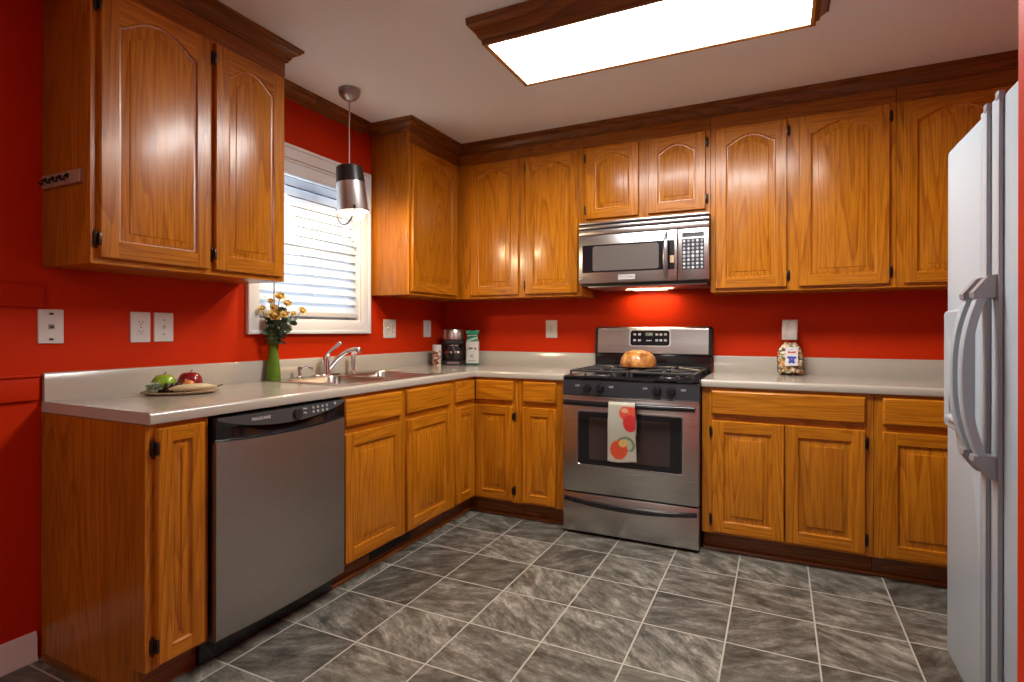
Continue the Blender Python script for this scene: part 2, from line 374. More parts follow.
# window: casing, sash frame, pane
b = BM(); cw = 0.066
def casing_piece(a0, a1, z0, z1): box(b, 0, 0.018, a0, a1, z0, z1, 0.003)
casing_piece(WY0-cw, WY0, WZ0-cw, WZ1+cw); casing_piece(WY1, WY1+cw, WZ0-cw, WZ1+cw); casing_piece(WY0, WY1, WZ1, WZ1+cw); casing_piece(WY0, WY1, WZ0-cw, WZ0)
for (a0, a1, z0, z1) in ((WY0-cw-0.005, WY0-cw+0.014, WZ0-cw-0.005, WZ1+cw+0.005), (WY1+cw-0.014, WY1+cw+0.005, WZ0-cw-0.005, WZ1+cw+0.005)): box(b, 0, 0.026, a0, a1, z0, z1, 0.004)
for z0 in (WZ0-cw-0.005, WZ1+cw-0.014): box(b, 0, 0.026, WY0-cw+0.014, WY1+cw-0.014, z0, z0+0.019, 0.004)
win = struct('window_1', b, WHITE_TRIM)
b = BM()   # jamb liner
box(b, -0.115, -0.001, WY0, WY0+0.012, WZ0, WZ1); box(b, -0.115, -0.001, WY1-0.012, WY1, WZ0, WZ1); box(b, -0.115, -0.001, WY0+0.012, WY1-0.012, WZ0, WZ0+0.012); box(b, -0.115, -0.001, WY0+0.012, WY1-0.012, WZ1-0.012, WZ1)
struct('window_frame', b, WHITE_TRIM, win)
b = BM()
for z0, z1, x in ((WZ0+0.012, 1.66, -0.085), (1.64, WZ1-0.012, -0.105)):
    for a in (WY0+0.012, WY1-0.047): box(b, x-0.012, x+0.012, a, a+0.035, z0, z1, 0.002)
    for z in (z0, z1-0.035): box(b, x-0.012, x+0.012, WY0+0.047, WY1-0.047, z, z+0.035, 0.002)
struct('sash', b, WHITE_TRIM, win)
b = BM(); box(b, -0.087, -0.083, WY0+0.047, WY1-0.047, WZ0+0.047, 1.625); box(b, -0.107, -0.103, WY0+0.047, WY1-0.047, 1.675, WZ1-0.047)
struct('pane', b, PANE, win)
# blind inside the casing
bl = thing('window_blind', 'white horizontal slat blind lowered over the window above the sink', 'blind', (-0.03, -1.358, WZ0+0.012))
b = BM(); box(b, -0.062, -0.004, WY0+0.016, WY1-0.016, WZ1-0.075, WZ1-0.013, 0.004); obj('headrail', b, WHITE_TRIM, bl)
b = BM(); zt, zb = WZ1-0.085, WZ0+0.052; ns = 14
for k in range(ns):
    z = zt-(zt-zb)*(k+0.5)/ns; tilt = math.radians(64); hw = 0.0290
    q = []
    for s in (-1, -0.5, 0, 0.5, 1):
        q.append((-0.033+s*hw*math.cos(tilt), z-s*hw*math.sin(tilt)+0.0025*(1-s*s)))
    q2 = [(x+0.0010, zz+0.0022) for x, zz in reversed(q)]
    ring_skin(b, [[(x, WY0+0.018, zz) for x, zz in q+q2], [(x, WY1-0.018, zz) for x, zz in q+q2]], True, True, True)
obj('slats', b, SLAT, bl)
b = box(BM(), -0.058, -0.010, WY0+0.018, WY1-0.018, WZ0+0.026, WZ0+0.052, 0.004); obj('bottom_rail', b, plain('blind_rail', (0.50, 0.50, 0.50), 0.4), bl)
b = BM()
for y in (WY0+0.14, -1.358, WY1-0.12):
    tube(b, [(-0.007, y, WZ1-0.07), (-0.007, y, WZ0+0.05)], 0.0011, 6); tube(b, [(-0.060, y, WZ1-0.07), (-0.060, y, WZ0+0.05)], 0.0011, 6)
obj('ladder_cord', b, WHITE_TRIM, bl)
b = BM(); tube(b, [(0.004, WY0+0.10, WZ1-0.05), (0.004, WY0+0.10, 1.30)], 0.004, 8); obj('tilt_wand', b, GREYMET, bl)
b = BM()
for dy, ze in ((0, 1.73), (0.016, 1.69)):
    tube(b, [(0.003, WY1-0.075+dy, WZ1-0.05), (0.003, WY1-0.075+dy, ze+0.03)], 0.0013, 6)
    lathe(b, [(0.003, ze+0.034), (0.0075, ze+0.022), (0.009, ze), (0.007, ze-0.002)], (0.004, WY1-0.075+dy, 0), 12, True, True)
obj('pull_cord', b, plain('cord_white', (0.7, 0.72, 0.74), 0.5), bl)

# ------------------------------------------------------------------ cabinet parts
def arch(t, rise): return rise*(1-min(1, abs(t)/0.93)**2)**1.2 if rise else 0.0
def door(T, u0, u1, v0, v1, cab, rise=0.0, hinge=None, w0=0.0, ax='x', sw=0.056, narrow=None, lab=None):
    """raised-panel door: stiles and rails, ogee recess, raised field; hinges are its sub-parts"""
    b = BM(); th = 0.020; c = 0.003; nt_ = 20
    if narrow: sw = narrow
    a0, a1 = u0+sw, u1-sw; b0 = v0+sw; top = v1-sw-rise
    if rise: top = v1-0.048-rise
    def loop(d, w):
        L = [T(a0+d, b0+d, w), T(a1-d, b0+d, w)]
        for k in range(nt_+1):
            t = 1-2*k/nt_; x = (a0+a1)/2+t*((a1-a0)/2-d)
            L.append(T(x, top-d+arch(t, rise*(1-d*3)), w))
        return L
    w1 = w0+th
    # outer edge and back
    ring_skin(b, [rrect(T, u0, u1, v0, v1, 0.002, w0, 2), rrect(T, u0, u1, v0, v1, 0.002, w1-0.005, 2), rrect(T, u0+c*.4, u1-c*.4, v0+c*.4, v1-c*.4, 0.002, w1-0.002, 2), rrect(T, u0+c, u1-c, v0+c, v1-c, 0.001, w1, 2)], True, True, False)
    def quad(p, mi=0): f = b.faces.new([b.verts.new(q) for q in p]); f.material_index = mi
    quad([T(u0+c, v0+c, w1), T(a0, v0+c, w1), T(a0, v1-c, w1), T(u0+c, v1-c, w1)]); quad([T(a1, v0+c, w1), T(u1-c, v0+c, w1), T(u1-c, v1-c, w1), T(a1, v1-c, w1)])
    quad([T(a0, v0+c, w1), T(a1, v0+c, w1), T(a1, b0, w1), T(a0, b0, w1)], 1)
    L0 = loop(0, w1)
    for k in range(2, 2+nt_):
        p, q = L0[k], L0[k+1]
        tp, tq = p.copy(), q.copy(); tp.z = v1-c; tq.z = v1-c
        quad([p, tp, tq, q], 1)
    ring_skin(b, [L0, loop(0.002, w1-0.003), loop(0.005, w1-0.0075), loop(0.009, w1-0.0085), loop(0.012, w1-0.0085)], True)
    d = obj('door', b, [OAK['z'], OAK[ax]], cab, 30)
    if lab: d['label'] = lab
    b = BM(); bw = 0.024 if (a1-a0) > 0.12 else 0.017
    ring_skin(b, [loop(0.0125, w1-0.012), loop(0.0125, w1-0.0085), loop(0.0125+bw, w1-0.0052), loop(0.0125+bw+0.0018, w1-0.0022), loop(0.0125+bw+0.006, w1-0.0014)], True, False, True)
    obj('panel', b, OAK['z'], d, 30)
    if hinge:
        hu = u0-0.009 if hinge == 'l' else u1+0.009
        for hv in (v0+0.062, v1-0.062):
            b = BM(); p = T(hu, hv, w0+0.004)
            lathe(b, [(0.002, -0.031), (0.0044, -0.026), (0.0044, 0.026), (0.002, 0.031)], p, 10, True, True)
            pbox(b, T, hu-0.007, hu+0.007, hv-0.022, hv+0.022, w0, w0+0.003, 0.001)
            e = 1 if hinge == 'l' else -1
            pbox(b, T, hu+e*0.003, hu+e*0.012, hv-0.020, hv+0.020, w0+0.012, w0+th+0.0015, 0.0007)
            obj('hinge', b, HINGE, d)
    return d
def drawer(T, u0, u1, v0, v1, cab, w0=0.0, ax='x'):
    b = BM(); w1 = w0+0.020
    ring_skin(b, [rrect(T, u0, u1, v0, v1, 0.002, w0, 2), rrect(T, u0, u1, v0, v1, 0.002, w1-0.008, 2), rrect(T, u0+.002, u1-.002, v0+.002, v1-.002, 0.002, w1-0.004, 2), rrect(T, u0+.007, u1-.007, v0+.007, v1-.007, 0.002, w1, 2)], True, True, True)
    return obj('drawer_front', b, OAK[ax], cab, 30)
def frame(T, v0, v1, stiles, rails, cab, w1, ax, th=0.019):
    b = BM()
    for a, c in stiles: pbox(b, T, a, c, v0, v1, w1-th, w1, 0.0008, 0, 1)
    for a, c in zip(stiles, stiles[1:]):
        for r0, r1 in rails: pbox(b, T, a[1], c[0], r0, r1, w1-th, w1-0.0003, 0.0006, 1, 1)
    if v1 == UT: pbox(b, T, stiles[0][0], stiles[-1][1], 2.345, UT, w1, w1+0.0035, 0.001, 2, 1)   # frieze board under the crown, whose shade is in its darker oak
    return obj('face_frame', b, [OAK['z'], OAK[ax], OAKF_SHADED[ax]], cab, 30)
UB, UT = 1.396, CZ-0.002     # wall cabinets: underside, top (behind the crown)
DB, DT = 1.4163, 2.337
FW = 0.305
# -------- wall cabinets
c1 = thing('wall_cabinet', 'large two-door oak wall cabinet left of the window, hook rack on its side', 'cabinet', (0.15, -2.25, UB))
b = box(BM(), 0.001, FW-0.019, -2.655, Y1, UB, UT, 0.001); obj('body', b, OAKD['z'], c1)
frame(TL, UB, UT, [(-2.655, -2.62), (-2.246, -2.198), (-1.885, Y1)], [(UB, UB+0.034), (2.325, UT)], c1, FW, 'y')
door(TL, -2.6327, -2.2334, DB, DT, c1, 0.062, 'l', FW, 'y'); door(TL, -2.2105, -1.8701, DB, DT, c1, 0.056, 'l', FW, 'y')
c2 = thing('wall_cabinet', 'single-door oak wall cabinet between the window and the room corner', 'cabinet', (0.15, -0.45, UB))
b = box(BM(), 0.001, FW-0.019, Y2, -0.001, UB, UT, 0.001); obj('body', b, OAKD['z'], c2)
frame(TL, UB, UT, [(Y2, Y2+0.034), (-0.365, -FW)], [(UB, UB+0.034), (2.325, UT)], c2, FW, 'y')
door(TL, -0.8701, -0.3495, DB, DT, c2, 0.055, None, FW, 'y', 0.062)
c3 = thing('wall_cabinet', 'two-door oak wall cabinet between the room corner and the microwave', 'cabinet', (0.77, -0.15, UB))
b = box(BM(), FW+0.001, 1.239, -FW+0.019, -0.001, UB, UT, 0.001); obj('body', b, OAKD['z'], c3)
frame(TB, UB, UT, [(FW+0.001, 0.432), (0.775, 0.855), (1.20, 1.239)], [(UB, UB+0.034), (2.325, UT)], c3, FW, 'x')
door(TB, 0.4167, 0.7889, DB, DT, c3, 0.050, None, FW, 'x'); door(TB, 0.8413, 1.2128, DB, DT, c3, 0.050, 'l', FW, 'x')
c4 = thing('wall_cabinet', 'short two-door oak wall cabinet directly above the microwave', 'cabinet', (1.63, -0.15, 1.852))
b = box(BM(), 1.241, 2.019, -FW+0.019, -0.001, 1.852, UT, 0.001); obj('body', b, OAKD['z'], c4)
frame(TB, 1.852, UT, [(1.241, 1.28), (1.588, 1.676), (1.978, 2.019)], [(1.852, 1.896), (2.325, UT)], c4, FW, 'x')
door(TB, 1.2655, 1.6019, 1.8829, DT, c4, 0.044, 'l', FW, 'x'); door(TB, 1.6622, 1.9928, 1.8829, DT, c4, 0.044, 'r', FW, 'x')
c5 = thing('wall_cabinet', 'two-door oak wall cabinet just right of the microwave', 'cabinet', (2.47, -0.15, UB))
b = box(BM(), 2.021, 2.917, -FW+0.019, -0.001, UB, UT, 0.001); obj('body', b, OAKD['z'], c5)
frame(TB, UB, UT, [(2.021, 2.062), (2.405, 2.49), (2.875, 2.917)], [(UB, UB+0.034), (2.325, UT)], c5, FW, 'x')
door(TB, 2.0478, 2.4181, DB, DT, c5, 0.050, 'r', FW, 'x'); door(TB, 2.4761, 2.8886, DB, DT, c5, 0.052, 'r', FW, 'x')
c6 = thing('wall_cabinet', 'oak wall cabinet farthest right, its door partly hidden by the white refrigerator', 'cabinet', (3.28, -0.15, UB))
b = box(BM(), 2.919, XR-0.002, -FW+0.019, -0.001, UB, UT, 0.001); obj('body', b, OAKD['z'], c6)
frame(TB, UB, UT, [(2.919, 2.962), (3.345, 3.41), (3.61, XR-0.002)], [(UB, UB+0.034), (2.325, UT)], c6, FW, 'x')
door(TB, 2.9474, 3.36, DB, DT, c6, 0.052, None, FW, 'x'); door(TB, 3.40, 3.625, DB, DT, c6, 0.04, None, FW, 'x')
# key hook rack on the side of the left wall cabinet
hk = thing('key_hook_rack', 'small pale key rack with four dark hooks on the left wall cabinet side', 'hook rack', (0.142, -2.656, 1.69))
def TE(u, v, w): return Vector((u, -2.656-w, v))
b = plate(BM(), TE, 0.026, 0.266, 1.669, 1.714, 0.003, 0.0, 0.012, 0.002); obj('board', b, plain('pale_wood', (0.42, 0.27, 0.19), 0.5, var=0.3, vscale=30), hk)
for k in range(4):
    x = 0.056+k*0.046; b = BM()
    tube(b, [TE(x, 1.700, 0.012), TE(x, 1.699, 0.018), TE(x, 1.690, 0.024), TE(x, 1.680, 0.022), TE(x, 1.677, 0.027), TE(x, 1.685, 0.034)], 0.0035, 8)
    lathe(b, [(0.009, 0.012), (0.008, 0.016), (0.004, 0.018)], (0, 0, 0), 10, True, True, 'y')
    for q in b.verts[-30:]: q.co = Vector((x+q.co.x, -2.656-q.co.y, 1.697+q.co.z))
    obj('hook', b, HINGE, hk)

# -------- base cabinets
FD = 0.615; CB = 0.876; KB = 0.105; TKX = 0.553
DB2, DT2, WB, WT = 0.119, 0.7016, 0.7337, 0.8598
rl2 = [(KB, DB2+0.014), (DT2-0.012, WB+0.012), (WT-0.012, CB)]
e1 = thing('base_cabinet', 'narrow oak base cabinet at the near end of the counter, left of the dishwasher', 'cabinet', (0.3, -2.55, 0))
b = BM(); box(b, 0.012, FD-0.019, -2.64, -2.452, KB, CB-0.001)
ring_skin(b, [[(x, y, z) for x, z in ((0.012, 0.0), (TKX, 0.0), (TKX, KB), (FD, KB), (FD, CB-0.001), (0.012, CB-0.001))] for y in (-2.66, -2.64)], True, True, True)
obj('body', b, OAKD['z'], e1, 30)
frame(TL, KB, CB-0.001, [(-2.6595, -2.615), (-2.488, -2.451)], [(KB, 0.135), (0.848, CB-0.001)], e1, FD+0.0005, 'y')
door(TL, -2.630, -2.4729, DB2, 0.8612, e1, 0, 'l', FD, 'y', narrow=0.045)
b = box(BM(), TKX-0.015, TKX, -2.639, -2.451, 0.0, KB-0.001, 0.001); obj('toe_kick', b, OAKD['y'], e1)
b = sweep(BM(), [(0.03, -2.66), (TKX, -2.66)], [(0, 0), (0.010, 0), (0.009, 0.010), (0.006, 0.018), (0, 0.020)]); obj('shoe_molding', b, OAKD['x'], e1)
e2 = thing('base_cabinet', 'two-door oak base cabinet under the sink with a vent grille in its toe kick', 'cabinet', (0.3, -1.34, 0))
b = box(BM(), 0.012, FD-0.019, -1.812, -0.882, KB, 0.66, 0.001); obj('body', b, OAKD['z'], e2)
frame(TL, KB, CB-0.001, [(-1.812, -1.785), (-1.405, -1.325), (-0.935, -0.882)], rl2, e2, FD, 'y')
for a, c in ((-1.802, -1.3889), (-1.3407, -0.9174)):
    door(TL, a, c, DB2, DT2, e2, 0, None, FD, 'y'); drawer(TL, a, c, WB, WT, e2, FD, 'y')
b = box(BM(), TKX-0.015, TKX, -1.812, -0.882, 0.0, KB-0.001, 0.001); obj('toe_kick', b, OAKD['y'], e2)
b = BM(); pbox(b, TL, -1.548, -1.208, 0.030, 0.098, TKX, TKX+0.005, 0.001)
for k in range(5): pbox(b, TL, -1.54, -1.216, 0.038+k*0.011, 0.044+k*0.011, TKX+0.005, TKX+0.008, 0.0005)
obj('vent_grille', b, BLACKM, e2)
e3 = thing('base_cabinet', 'corner oak base cabinet whose two door leaves meet in the inside corner', 'cabinet', (0.45, -0.4, 0))
b = BM(); box(b, 0.012, FD-0.019, -0.88, -0.012, KB, CB-0.001); box(b, FD-0.019, 0.925, -FD+0.019, -0.012, KB, CB-0.001); obj('body', b, OAKD['z'], e3)
b = BM()
for T, s, ax in ((TL, -1, 1), (TB, 1, 2)):
    f0, f1 = (-0.88, -FD) if s < 0 else (FD, 0.925)
    st = (-0.88, -0.838) if s < 0 else (0.885, 0.925)
    pbox(b, T, *st, KB, CB-0.001, FD-0.019, FD, 0.0008, 0, 1)
    q = (st[1], f1) if s < 0 else (f0, st[0])
    for r0, r1 in rl2: pbox(b, T, *q, r0, r1, FD-0.019, FD-0.0003, 0.0006, ax, 1)
obj('face_frame', b, [OAK['z'], OAK['y'], OAK['x']], e3, 30)
door(TL, -0.8521, -0.6352, DB2, DT2, e3, 0, None, FD, 'y', 0.05); drawer(TL, -0.8521, -0.6352, WB, WT, e3, FD, 'y')
door(TB, 0.6352, 0.8991, DB2, DT2, e3, 0, 'r', FD, 'x', 0.05); drawer(TB, 0.6352, 0.8991, WB, WT, e3, FD, 'x')
b = BM(); box(b, TKX-0.015, TKX, -0.88, -TKX, 0, KB-0.001); box(b, TKX-0.015, 0.925, -TKX, -TKX+0.015, 0, KB-0.001); obj('toe_kick', b, OAKD['x'], e3)
e4 = thing('base_cabinet', 'narrow oak base cabinet with one drawer immediately left of the range', 'cabinet', (1.08, -0.3, 0))
b = box(BM(), 0.927, 1.241, -FD+0.019, -0.012, KB, CB-0.001, 0.001); obj('body', b, OAKD['z'], e4)
frame(TB, KB, CB-0.001, [(0.927, 0.982), (1.17, 1.241)], rl2, e4, FD, 'x')
door(TB, 0.9672, 1.1837, DB2, DT2, e4, 0, None, FD, 'x', 0.05); drawer(TB, 0.9672, 1.1837, WB, WT, e4, FD, 'x')
b = box(BM(), 0.927, 1.241, -TKX, -TKX+0.015, 0, KB-0.001, 0.001); obj('toe_kick', b, OAKD['x'], e4)
e5 = thing('base_cabinet', 'double-door oak base cabinet with one wide drawer, right of the range', 'cabinet', (2.4, -0.3, 0))
b = box(BM(), 2.012, 2.782, -FD+0.019, -0.012, KB, CB-0.001, 0.001); obj('body', b, OAKD['z'], e5)
frame(TB, KB, CB-0.001, [(2.012, 2.078), (2.735, 2.782)], rl2, e5, FD, 'x')
door(TB, 2.0640, 2.4041, DB2, DT2, e5, 0, 'l', FD, 'x'); door(TB, 2.4101, 2.7475, DB2, DT2, e5, 0, 'r', FD, 'x'); drawer(TB, 2.0595, 2.749, WB, WT, e5, FD, 'x')
b = box(BM(), 2.012, 2.782, -TKX, -TKX+0.015, 0, KB-0.001, 0.001); obj('toe_kick', b, OAKD['x'], e5)
e6 = thing('base_cabinet', 'oak base cabinet farthest right, running behind the white refrigerator', 'cabinet', (3.2, -0.3, 0))
b = box(BM(), 2.784, XR-0.012, -FD+0.019, -0.012, KB, CB-0.001, 0.001); obj('body', b, OAKD['z'], e6)
frame(TB, KB, CB-0.001, [(2.784, 2.835), (3.21, 3.29), (3.60, XR-0.012)], rl2, e6, FD, 'x')
for a, c in ((2.8175, 3.225), (3.275, 3.615)):
    door(TB, a, c, DB2, DT2, e6, 0, None, FD, 'x'); drawer(TB, a, c, WB, WT, e6, FD, 'x')
b = box(BM(), 2.784, XR-0.012, -TKX, -TKX+0.015, 0, KB-0.001, 0.001); obj('toe_kick', b, OAKD['x'], e6)
SHOE = [(0, 0), (0.014, 0), (0.013, 0.008), (0.008, 0.015), (0, 0.018)]
b = sweep(BM(), [(TKX, -1.81), (TKX, -TKX), (1.241, -TKX)], SHOE, True, mats=[1, 0]); struct('trim_6', b, OK3)
b = sweep(BM(), [(2.012, -TKX), (XR-0.012, -TKX)], SHOE); struct('trim_7', b, OK3)

# -------- countertops
CT = 0.914; CF = 0.635; CU = 0.8765
NOSE = [(-0.03, CU), (-0.004, CU), (-0.001, CU+0.002), (0, CU+0.006), (0, CT-0.013), (-0.002, CT-0.006), (-0.006, CT-0.001), (-0.012, CT+0.001), (-0.022, CT+0.0008), (-0.03, CT)]
SX0, SX1, SY0, SY1 = 0.045, 0.562, -1.735, -0.925   # sink cut-out
def top_rects(b, rs):
    for x0, x1, y0, y1 in rs:
        b.faces.new([b.verts.new(p) for p in ((x0, y0, CT), (x1, y0, CT), (x1, y1, CT), (x0, y1, CT))])
        b.faces.new([b.verts.new(p) for p in ((x0, y0, CU), (x0, y1, CU), (x1, y1, CU), (x1, y0, CU))])
ct1 = thing('countertop', 'L-shaped beige laminate countertop holding the sink, left of the range', 'countertop', (0.32, -1.3, CU))
b = BM(); xi = CF-0.03
sweep(b, [(CF, -2.655), (CF, -CF), (1.2425, -CF)], NOSE)
top_rects(b, [(0.0, xi, -2.655, SY0), (0.0, SX0, SY0, SY1), (SX1, xi, SY0, SY1), (0.0, xi, SY1, -xi), (0.0, 1.2425, -xi, 0)])
for p in (((0, -2.655, CU), (xi, -2.655, CU), (xi, -2.655, CT), (0, -2.655, CT)), ((1.2425, -xi, CU), (1.2425, 0, CU), (1.2425, 0, CT), (1.2425, -xi, CT)),
          ((SX0, SY0, CU), (SX1, SY0, CU), (SX1, SY0, CT), (SX0, SY0, CT)), ((SX1, SY0, CU), (SX1, SY1, CU), (SX1, SY1, CT), (SX1, SY0, CT))):
    b.faces.new([b.verts.new(q) for q in p])
bmesh.ops.remove_doubles(b, verts=b.verts, dist=0.0004)
obj('top', b, LAM, ct1, 40)
BS = [(0.0008, CT), (0.020, CT), (0.020, 1.011), (0.017, 1.0152), (0.012, 1.0165), (0.0008, 1.0165)]
b = sweep(BM(), [(0.0, -2.655), (0.0, 0.0), (1.2425, 0.0)], BS); obj('backsplash', b, LAM, ct1, 40)
ct2 = thing('countertop', 'straight beige laminate countertop between the range and the refrigerator', 'countertop', (2.8, -0.3, CU))
b = BM(); sweep(b, [(2.0105, -CF), (XR-0.002, -CF)], NOSE); top_rects(b, [(2.0105, XR-0.002, -xi, -0.0)])
b.faces.new([b.verts.new(q) for q in ((2.0105, -xi, CU), (2.0105, 0, CU), (2.0105, 0, CT), (2.0105, -xi, CT))])
bmesh.ops.remove_doubles(b, verts=b.verts, dist=0.0004); obj('top', b, LAM, ct2, 40)
b = sweep(BM(), [(2.0105, 0.0), (XR-0.002, 0.0)], BS); obj('backsplash', b, LAM, ct2, 40)

# ------------------------------------------------------------------ dishwasher
DY0, DY1 = -2.447, -1.817
dw = thing('dishwasher', 'stainless steel dishwasher with black control strip under the counter', 'dishwasher', (0.32, -2.13, 0))
b = box(BM(), 0.03, 0.60, DY0+0.004, DY1-0.004, 0.105, 0.868, 0.002); obj('body', b, BLACKM, dw)
b = BM()   # stainless door, gently bowed, top edge following the black strip
n = 16; rings = []
for i in range(n+1):
    t = i/n; y = DY0+0.006+(DY1-DY0-0.012)*t; bow = 0.012*(1-(2*t-1)**2)
    xf = 0.646+bow; zt_ = 0.785-0.012*(1-(2*t-1)**2)
    rings.append([(0.603, y, 0.098), (xf-0.006, y, 0.098), (xf, y, 0.104), (xf, y, 0.30), (xf, y, zt_), (0.603, y, zt_)])
ring_skin(b, rings, True, True, True); dd = obj('door', b, STEELY, dw, 40); dd['label'] = 'brushed stainless steel door'
b = BM(); rings = []
for i in range(n+1):
    t = i/n; y = DY0+0.006+(DY1-DY0-0.012)*t; s = 1-(2*t-1)**2; bow = 0.012*s
    xf = 0.648+bow; z0 = 0.786-0.012*s; zl = 0.862-0.048*s**0.8
    rings.append([(0.603, y, z0), (xf-0.012, y, z0), (xf-0.006, y, z0+0.008), (xf-0.002-0.02*s, y, zl-0.012), (xf+0.004, y, zl), (xf, y, 0.868), (0.603, y, 0.868)])
ring_skin(b, rings, True, True, True)
for i_, f in enumerate(b.faces):
    if i_ < n*7 and i_ % 7 == 4: f.material_index = 1
cp = obj('control_panel', b, [BLACK, plain('smoky_grey_panel', (0.055, 0.062, 0.062), 0.16)], dw, 40)
def TDW(u, v, w):   # follows the panel's bow
    t = (u-DY0-0.006)/(DY1-DY0-0.012); s = 1-(2*t-1)**2; zl = 0.862-0.048*s**0.8
    k = (v-zl)/max(0.868-zl, 1e-4); return Vector((0.648+0.012*s+0.004*(1-k)+w, u, v))
b = text_bm('FRIGIDAIRE', TDW, -2.27, 0.846, 0.0006, 0.016); obj('lettering', b, LETTER, cp, None)
b = BM()
def disc(bm, T, u, v, w0, w1, r, n=14, mi=0):
    ring_skin(bm, [[T(u+r*math.cos(2*PI*k/n), v+r*math.sin(2*PI*k/n), w) for k in range(n)] for w in (w0, w1)], True, True, True, mi)
disc(b, TDW, -2.105, 0.842, -0.001, 0.010, 0.019, 20); obj('dial', b, BLACKM, cp)
BUT = plain('grey_button', (0.35, 0.36, 0.38), 0.4)
for k in range(4):
    for zz in (0.855, 0.838):
        b = BM(); disc(b, TDW, -2.02+k*0.026, zz, -0.001, 0.003, 0.0056, 10); obj('button', b, BUT, cp)
b = BM(); disc(b, TDW, -1.892, 0.858, -0.001, 0.003, 0.0065, 10); obj('button', b, BUT, cp)
b = BM(); text_bm('Wash', TDW, -2.063, 0.856, 0.0006, 0.010, bm=b); text_bm('Dry', TDW, -2.063, 0.840, 0.0006, 0.010, bm=b); obj('lettering', b, LETTER, cp, None)
b = box(BM(), 0.55, 0.572, DY0-0.004, DY1, 0.004, 0.100, 0.002)
for y in (DY0+0.03, DY1-0.03): lathe(b, [(0.008, 0.5721), (0.007, 0.575), (0.002, 0.576)], (0, y, 0.06), 10, False, True, 'x')
obj('kick_plate', b, BLACK, dw)

# ------------------------------------------------------------------ sink, faucet
sk = thing('sink', 'double-bowl stainless steel sink set into the counter below the window', 'sink', (0.31, -1.33, CT))
RX0, RX1, RY0, RY1 = 0.030, 0.582, -1.755, -0.905
def rr(x0, x1, y0, y1, r, z, n=6): return rrect(lambda u, v, w: Vector((u, v, w)), x0, x1, y0, y1, r, z, n)
b = BM(); zt = CT+0.004
bowls = [(0.135, 0.545, -1.715, -1.350), (0.135, 0.545, -1.310, -0.945)]
ring_skin(b, [rr(RX0, RX1, RY0, RY1, 0.03, CT+0.0008), rr(RX0, RX1, RY0, RY1, 0.03, zt-0.001), rr(RX0+0.004, RX1-0.004, RY0+0.004, RY1-0.004, 0.028, zt)], True)
# deck as strips around the bowls
def deck(x0, x1, y0, y1): b.faces.new([b.verts.new(p) for p in ((x0, y0, zt), (x1, y0, zt), (x1, y1, zt), (x0, y1, zt))])
e = 0.004
deck(RX0+e, 0.135, RY0+0.03, RY1-0.03); deck(0.545, RX1-e, RY0+0.03, RY1-0.03); deck(0.135, 0.545, RY0+e, -1.715); deck(0.135, 0.545, -1.350, -1.310); deck(0.135, 0.545, -0.945, RY1-e)
for x0, x1 in ((RX0+0.03, 0.135), (0.545, RX1-0.03)): deck(x0, x1, RY0+e, RY0+0.03); deck(x0, x1, RY1-0.03, RY1-e)
obj('rim', b, STEELS, sk, 30)
for x0, x1, y0, y1 in bowls:
    b = BM()
    outer = rr(x0, x1, y0, y1, 0.0005, zt); 
    ring_skin(b, [outer, rr(x0+0.003, x1-0.003, y0+0.003, y1-0.003, 0.055, zt+0.0008), rr(x0+0.006, x1-0.006, y0+0.006, y1-0.006, 0.055, zt-0.006), rr(x0+0.016, x1-0.016, y0+0.016, y1-0.016, 0.055, zt-0.145), rr(x0+0.040, x1-0.040, y0+0.040, y1-0.040, 0.05, zt-0.168), rr(x0+0.15, x1-0.15, y0+0.14, y1-0.14, 0.03, zt-0.172)], True, False, True)
    w = obj('bowl', b, STEELS, sk, 40)
    b = BM(); cx, cy = (x0+x1)/2, (y0+y1)/2
    lathe(b, [(0.045, zt-0.1712), (0.043, zt-0.168), (0.034, zt-0.169), (0.030, zt-0.171), (0.004, zt-0.1705)], (cx, cy, 0), 20, False, True); obj('drain', b, CHROME, w)
fc = thing('faucet', 'chrome single-lever kitchen faucet standing behind the sink bowls', 'faucet', (0.080, -1.34, zt))
b = BM(); plate(b, lambda u, v, w: Vector((u, v, w)), 0.050, 0.112, -1.455, -1.255, 0.028, zt, zt+0.008, 0.004)
lathe(b, [(0.026, zt+0.006), (0.025, zt+0.02), (0.022, zt+0.05), (0.022, zt+0.085), (0.019, zt+0.10), (0.008, zt+0.108)], (0.080, -1.355, 0), 24, False, True)
obj('body', b, CHROME, fc)
b = BM(); pts = bez((0.086, -1.350, zt+0.03), (0.128, -1.325, zt+0.100), (0.170, -1.285, zt+0.150), (0.232, -1.258, zt+0.146), 16)
tube(b, pts+[Vector((0.236, -1.256, zt+0.126))], [0.014]*5+[0.0125]*10+[0.0135]*3, 14); obj('spout', b, CHROME, fc)
b = BM(); tube(b, bez((0.080, -1.355, zt+0.095), (0.082, -1.350, zt+0.125), (0.096, -1.318, zt+0.150), (0.112, -1.285, zt+0.178), 10), [0.017, 0.016, 0.013, 0.011, 0.009, 0.0085, 0.008, 0.008, 0.008, 0.009, 0.009], 12)
blob(b, (0.113, -1.283, zt+0.179), 0.0115); obj('lever', b, CHROME, fc)
sp = thing('sink_sprayer', 'short chrome hand sprayer standing right of the faucet', 'sprayer', (0.078, -1.135, zt))
b = lathe(BM(), [(0.022, zt), (0.022, zt+0.006), (0.015, zt+0.010), (0.013, zt+0.022)], (0.078, -1.135, 0), 18, True, True); obj('base', b, CHROME, sp)
b = lathe(BM(), [(0.010, zt+0.022), (0.011, zt+0.03), (0.015, zt+0.055), (0.016, zt+0.085), (0.013, zt+0.105)], (0.078, -1.135, 0), 18, True, True); obj('grip', b, plain('grey_chrome', (0.55, 0.55, 0.55), 0.25, 0.8), sp)
